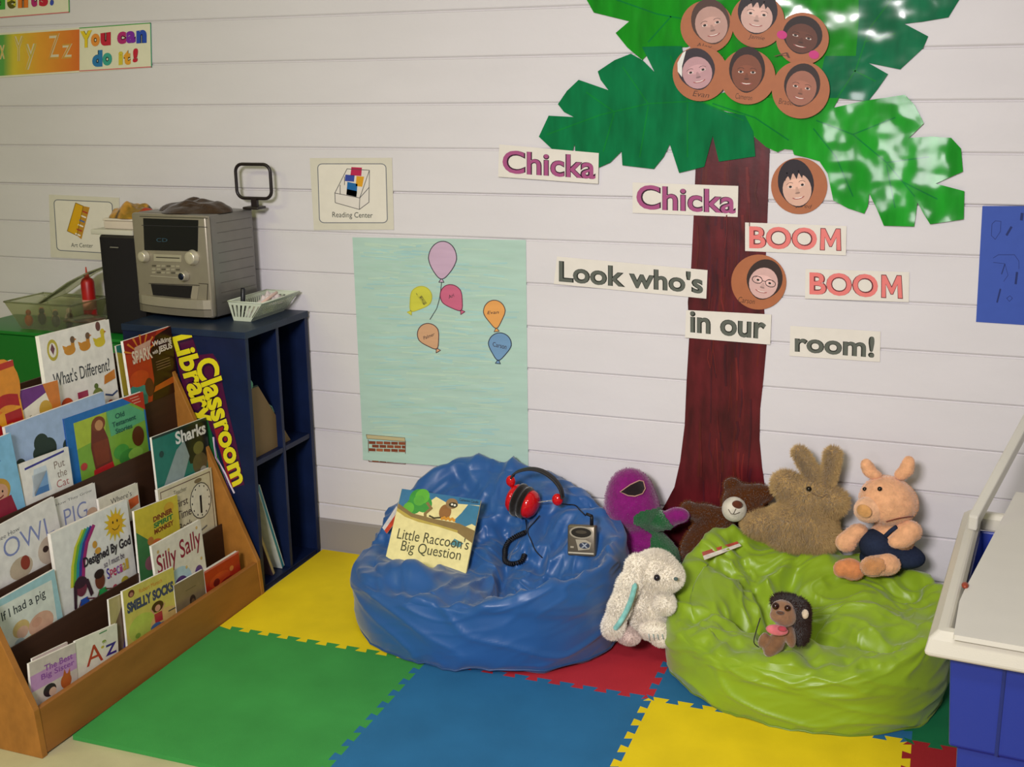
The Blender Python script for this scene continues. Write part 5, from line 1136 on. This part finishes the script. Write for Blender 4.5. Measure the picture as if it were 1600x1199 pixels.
# pig in overalls
PK1, PK2 = '#dfa77c', '#cf8552'
pgt = thing('plush_pig', (.58, -.13, .27), 'peach plush pig in denim overalls on the green bag, right of the rabbit', 'stuffed toy')
yP = -.125
o, bvP = plush('body', pgt, [B(1385, 777, yP, 44, 38, .07), B(1392, 790, yP, 42, 30, .068), B(1390, 850, yP, 38, 30, .055), B(1395, 835, yP, 30, 26, .05)], lambda q: PK1, 9000, .003, 11, fcol=lambda q: PK1, wid=.0008)
o2, bvP2 = plush('snout', pgt, [B(1361, 796, yP-.046, 27, 24, .034), B(1353, 799, yP-.062, 17, 16, .026)], '#e2b088', 1500, .002, 12, wid=.0008, res=.004)
q, n_ = on(bvP2, 1350, 799, .001)
if q is not None: MB().ball(q, (.021, .006, .018), '#c8935a', Matrix.Rotation(R(-20), 3, 'Z'), n=20).build('nose', 'plush', pgt)['label'] = 'orange nose pad'
for nm, its in (('ear', [B(1357, 733, yP, 12, 14, .014, -20), B(1353, 725, yP-.004, 8, 9, .010), B(1367, 742, yP, 12, 8, .014)]), ('ear', [B(1417, 733, yP, 13, 12, .014, 30), B(1420, 722, yP, 10, 11, .012), B(1408, 742, yP, 12, 10, .014)])):
    plush(nm, pgt, its, PK1, 900, .0025, 13, wid=.0008, res=.004)
for x, y in ((1355, 730), (1412, 736)):
    pass
for nm, its, c_ in (('arm', [B(1338, 832, yP-.02, 20, 14, .028, -30), B(1322, 848, yP-.035, 18, 17, .027)], PK1), ('arm', [B(1420, 830, yP-.035, 23, 20, .030), B(1408, 845, yP-.055, 18, 14, .024), B(1398, 848, yP-.06, 10, 8, .016)], PK1),
                    ('foot', [B(1330, 890, yP-.085, 23, 19, .028, 15), B(1312, 890, yP-.09, 10, 12, .02)], PK2), ('foot', [B(1385, 882, yP-.075, 24, 20, .03), B(1362, 886, yP-.095, 20, 18, .026)], PK1)):
    o_, bq_ = plush(nm, pgt, its, c_, 1500, .0025, 14, wid=.0008, res=.0045, bvh=bvG)
    if nm == 'foot' and c_ == PK1: patch(bq_, [(1345, 876), (1362, 870), (1380, 875), (1384, 888), (1372, 898), (1352, 898), (1343, 888)], .0028, '#cf8f58', 'plush', 'sole', o_, 'darker peach sole', 2)
eye(bvP, 1375, 765, .0062, pgt)
eye(bvP, 1352, 765, .0055, pgt)
bv2 = bvP
dn_items = [B(1388, 858, yP-.004, 43, 30, .063), B(1420, 872, yP+.0, 28, 16, .045), B(1375, 875, yP-.01, 32, 14, .055), B(1370, 852, yP-.030, 27, 20, .052), B(1370, 843, yP-.032, 20, 14, .048)]
oo_, bvO = plush('overalls', pgt, dn_items, '#272f44', 0, 0, 1, 'denim', res=.005)
for P in ([(1346, 826), (1350, 832), (1357, 840)], [(1400, 820), (1392, 830), (1382, 840)]):
    s_ = []
    for p_ in P:
        a, _n = on(bvP, *p_, .006); b, _n2 = on(bvO, *p_, .003)
        c = [z_ for z_ in (a, b) if z_ is not None]
        if c: s_.append(min(c, key=lambda z_: (z_-CAM).length))
    if len(s_) > 1: MB().tube(s_, .0055, '#272f44', 8).build('strap', 'denim', pgt)
s_ = [on(bvP, *p_, .003)[0] for p_ in ((1342, 808), (1352, 815), (1365, 817), (1385, 814), (1405, 809), (1425, 806))]; s_ = [q for q in s_ if q is not None]
if len(s_) > 1: MB().tube(smooth(s_, 3), .0017, '#7a3a2c', 6).build('neck_ribbon', 'cloth', pgt)

# white bunny on the floor
WH = '#ebe3d2'
wb = thing('plush_bunny', (0, -.36, .0125), 'fluffy white plush bunny with turquoise ear lining sitting between the bean bags', 'stuffed toy')
yW = -.385
def wc(q): return WH
o, bvW = plush('body', wb, [B(1024, 895, yW, 37, 36, .062), B(1045, 902, yW-.02, 21, 18, .035), B(1012, 945, yW, 33, 38, .058), B(1040, 945, yW-.045, 14, 15, .026), B(1020, 975, yW, 28, 22, .05)], WH, 42000, .009, 17, 'long_fur', fcol='#f2eadb', wid=.0008, droop=.2)
plush('ear', wb, [B(996, 885, yW-.035, 18, 20, .022, 25), B(982, 915, yW-.055, 18, 26, .02, 25), B(968, 950, yW-.065, 17, 26, .02, 20), B(958, 980, yW-.065, 17, 20, .022, 15)], WH, 14000, .009, 18, 'long_fur', fcol='#f2eadb', wid=.0008)
m = MB(); E_ = [atY(x, y, yW-.085) for x, y in ((993, 912), (987, 935), (979, 955), (968, 974), (960, 984))]
m.tube(smooth(E_, 4), [.003]+[.0070]*15+[.003], '#86c6bf', 10); le = m.build('ear_lining', 'cloth', wb); le['label'] = 'turquoise satin ear lining'
f1, bf1 = plush('foot', wb, [B(984, 994, yW-.045, 17, 13, .03), B(975, 990, yW-.04, 11, 11, .022)], '#d2bcb2', 5000, .006, 19, 'long_fur', fcol='#d6c2b8', wid=.0008)
f2_, bf2 = plush('foot', wb, [B(1022, 984, yW-.05, 23, 15, .032), B(1034, 998, yW-.045, 17, 12, .028)], WH, 6000, .006, 20, 'long_fur', fcol='#ece2d4', wid=.0008)
eye(bvW, 1027, 903, .0085, wb, '#1c1620')
for i in range(4):
    a, _n = on(bf2, 1015+i*6, 990, .007); b, _n = on(bf2, 1017+i*6, 998, .007)
    if a is not None and b is not None: MB().tube([a, b], .0012, '#8fa4a8', 6).build('paw_stitch', 'cloth', f2_)
MB().ball(atY(1056, 905, yW-.062), (.006, .005, .005), '#4a5a58', n=12).build('nose', 'cloth', wb)

# monkey puppet in the green bag
MK = '#7d5a40'
mk = thing('plush_monkey', (.36, -.42, .15), 'small brown plush monkey with dark mane and pink tongue on the green bag', 'stuffed toy')
q0, _n = hit(bvG, 1212, 1018); yM = (q0.y if q0 is not None else -.45)-.012
o, bvM = plush('body', mk, [B(1212, 1006, yM, 15, 18, .026, 25), B(1203, 1016, yM-.004, 11, 13, .020), B(1192, 1000, yM, 7, 14, .014, 20), B(1236, 1000, yM-.012, 8, 14, .015, -12), B(1226, 985, yM+.006, 18, 16, .026)], MK, 1500, .002, 22, wid=.0006, res=.0035)
plush('mane', mk, [B(1238, 950, yM+.028, 26, 20, .030), B(1247, 972, yM+.026, 18, 28, .026), B(1252, 992, yM+.020, 11, 18, .018), B(1222, 940, yM+.026, 17, 10, .022)], '#2a1812', 9000, .009, 23, 'long_fur', fcol='#32201a', wid=.0008, res=.004)
o, bvF = plush('face', mk, [B(1223, 953, yM+.004, 20, 17, .026), B(1226, 966, yM, 19, 15, .026), B(1213, 963, yM-.014, 10, 8, .014)], '#8a664c', 900, .0015, 24, wid=.0006, res=.0035)
for (x, y), r_ in (((1213, 948), .0085), ((1230, 951), .0075)): eye(bvF, x, y, r_, mk, '#2c1410')
q, _n = on(bvF, 1219, 958, .001); 
if q is not None: MB().ball(q, (.010, .006, .005), '#5a3c2c', n=12).build('nose', 'plush', mk)
MB().ball(atY(1258, 960, yM+.004), (.0085, .006, .012), '#cdbba4', n=14).build('ear', 'plush', mk)['label'] = 'cream ear'
MB().ball(atY(1214, 985, yM-.030), (.026, .010, .013), '#c96a74', n=18).build('tongue', 'cloth', mk)['label'] = 'pink open mouth'
MB().ball(atY(1222, 983, yM-.037), (.011, .007, .007), '#a8404e', n=14).build('throat', 'cloth', mk)
MB().tube(smooth([atY(x, y, yM-.012) for x, y in ((1188, 966), (1182, 985), (1178, 1004), (1186, 1012))], 4), .0014, '#1c1a14', 6).build('string', 'cloth', mk)

# ================================================================== STORAGE TOTE
RZ = .50; ang = R(-4.5); tu = V((math.cos(ang), math.sin(ang), 0)); tv = V((-math.sin(ang), math.cos(ang), 0)); A0 = V((.722, -1.040, 0))
TL, TWd = .69, .62
def tp(a, b, z): return A0+tu*a+tv*b+V((0, 0, z))
tote = thing('storage_tote', tp(TWd/2, TL/2, 0), 'large blue storage tote with white rim and lid, cut by the right edge', 'storage tote')
m = MB(); BC = '#1f3390'
def ring(ins, z): return [tp(ins, ins, z), tp(TWd-ins, ins, z), tp(TWd-ins, TL-ins, z), tp(ins, TL-ins, z)]
lv = [(.062, .0130), (.056, .032), (.048, .255), (.034, .262), (.022, RZ-.03), (.030, RZ-.03), (.056, .262), (.066, .042)]
vs = []
for ins, z in lv: vs += ring(ins, z)
m.add(vs, [(i*4+j, i*4+(j+1) % 4, (i+1)*4+(j+1) % 4, (i+1)*4+j) for i in range(len(lv)-1) for j in range(4)]+[(3, 2, 1, 0), tuple(len(vs)-4+j for j in range(4))], BC)
for k in range(3):                                     # ribs down the long and short sides
    a = .115+.19*k; vs = [tp(a+w_, b_, z) for z, b_ in ((.262, .030), (RZ-.04, .018)) for w_ in (0, .006)]; m.add([vs[0], vs[1], vs[3], vs[2]], [(0, 1, 2, 3)], '#18286e')
m.build('body', 'bin_plastic', tote, bevel=.006)
m = MB(); WT = '#cdc8ba'
def rimq(a0, a1, z0, z1): # one profile round the mouth
    lvl = [(-.012, RZ-.040), (-.020, RZ-.034), (-.014, RZ-.004), (.0, RZ+.010), (.018, RZ+.012), (.027, RZ+.0), (.027, RZ-.030), (.012, RZ-.031)]
    vs = []
    for ins, z in lvl: vs += ring(ins, z)
    n = len(lvl); m.add(vs, [(i*4+j, i*4+(j+1) % 4, ((i+1) % n)*4+(j+1) % 4, ((i+1) % n)*4+j) for i in range(n) for j in range(4)], WT)
rimq(0, 0, 0, 0); m.build('rim', 'bin_plastic', tote, bevel=.007)
def zq(px, py, z): return atZ(px, py, z)
m = MB(); P = [zq(*q, RZ+.018) for q in ((1490, 992), (1499, 940), (1506, 924), (1600, 745))]; d = (P[3]-P[2]).normalized()
P = [P[0], P[1], P[2], P[2]+d*.66]; e0 = P[0]+tu*.66; e1 = P[3]+tu*.42
fr = Fr((0, 0, RZ+.018), (1, 0, 0), (0, 1, 0)); m.poly(fr, [(q.x, q.y) for q in (P[0], e0, e1, P[3], P[2], P[1])], '#d3cfc4', 0, -.010); m.build('lid', 'bin_plastic', tote, bevel=.004)
m = MB(); a = atY(1518, 824, -.50); b = atY(1604, 664, -.20); d = (b-a).normalized(); s_ = d.cross(V((0, 0, 1))).normalized(); L_ = .50
vs = [a+d*t+s_*w_+V((0, 0, z)) for t in (0, L_) for w_ in (-.010, .012) for z in (-.008, .026)]
m.add(vs, [(0,1,3,2), (4,6,7,5), (0,4,5,1), (2,3,7,6), (0,2,6,4), (1,5,7,3)], '#c6c2b8'); m.build('lid_bar', 'bin_plastic', tote, bevel=.004)
q = zq(1508, 915, RZ+.02); MB().ball(q, (.007, .012, .006), '#8a3a24', n=14).build('hinge_pin', 'plastic', tote)
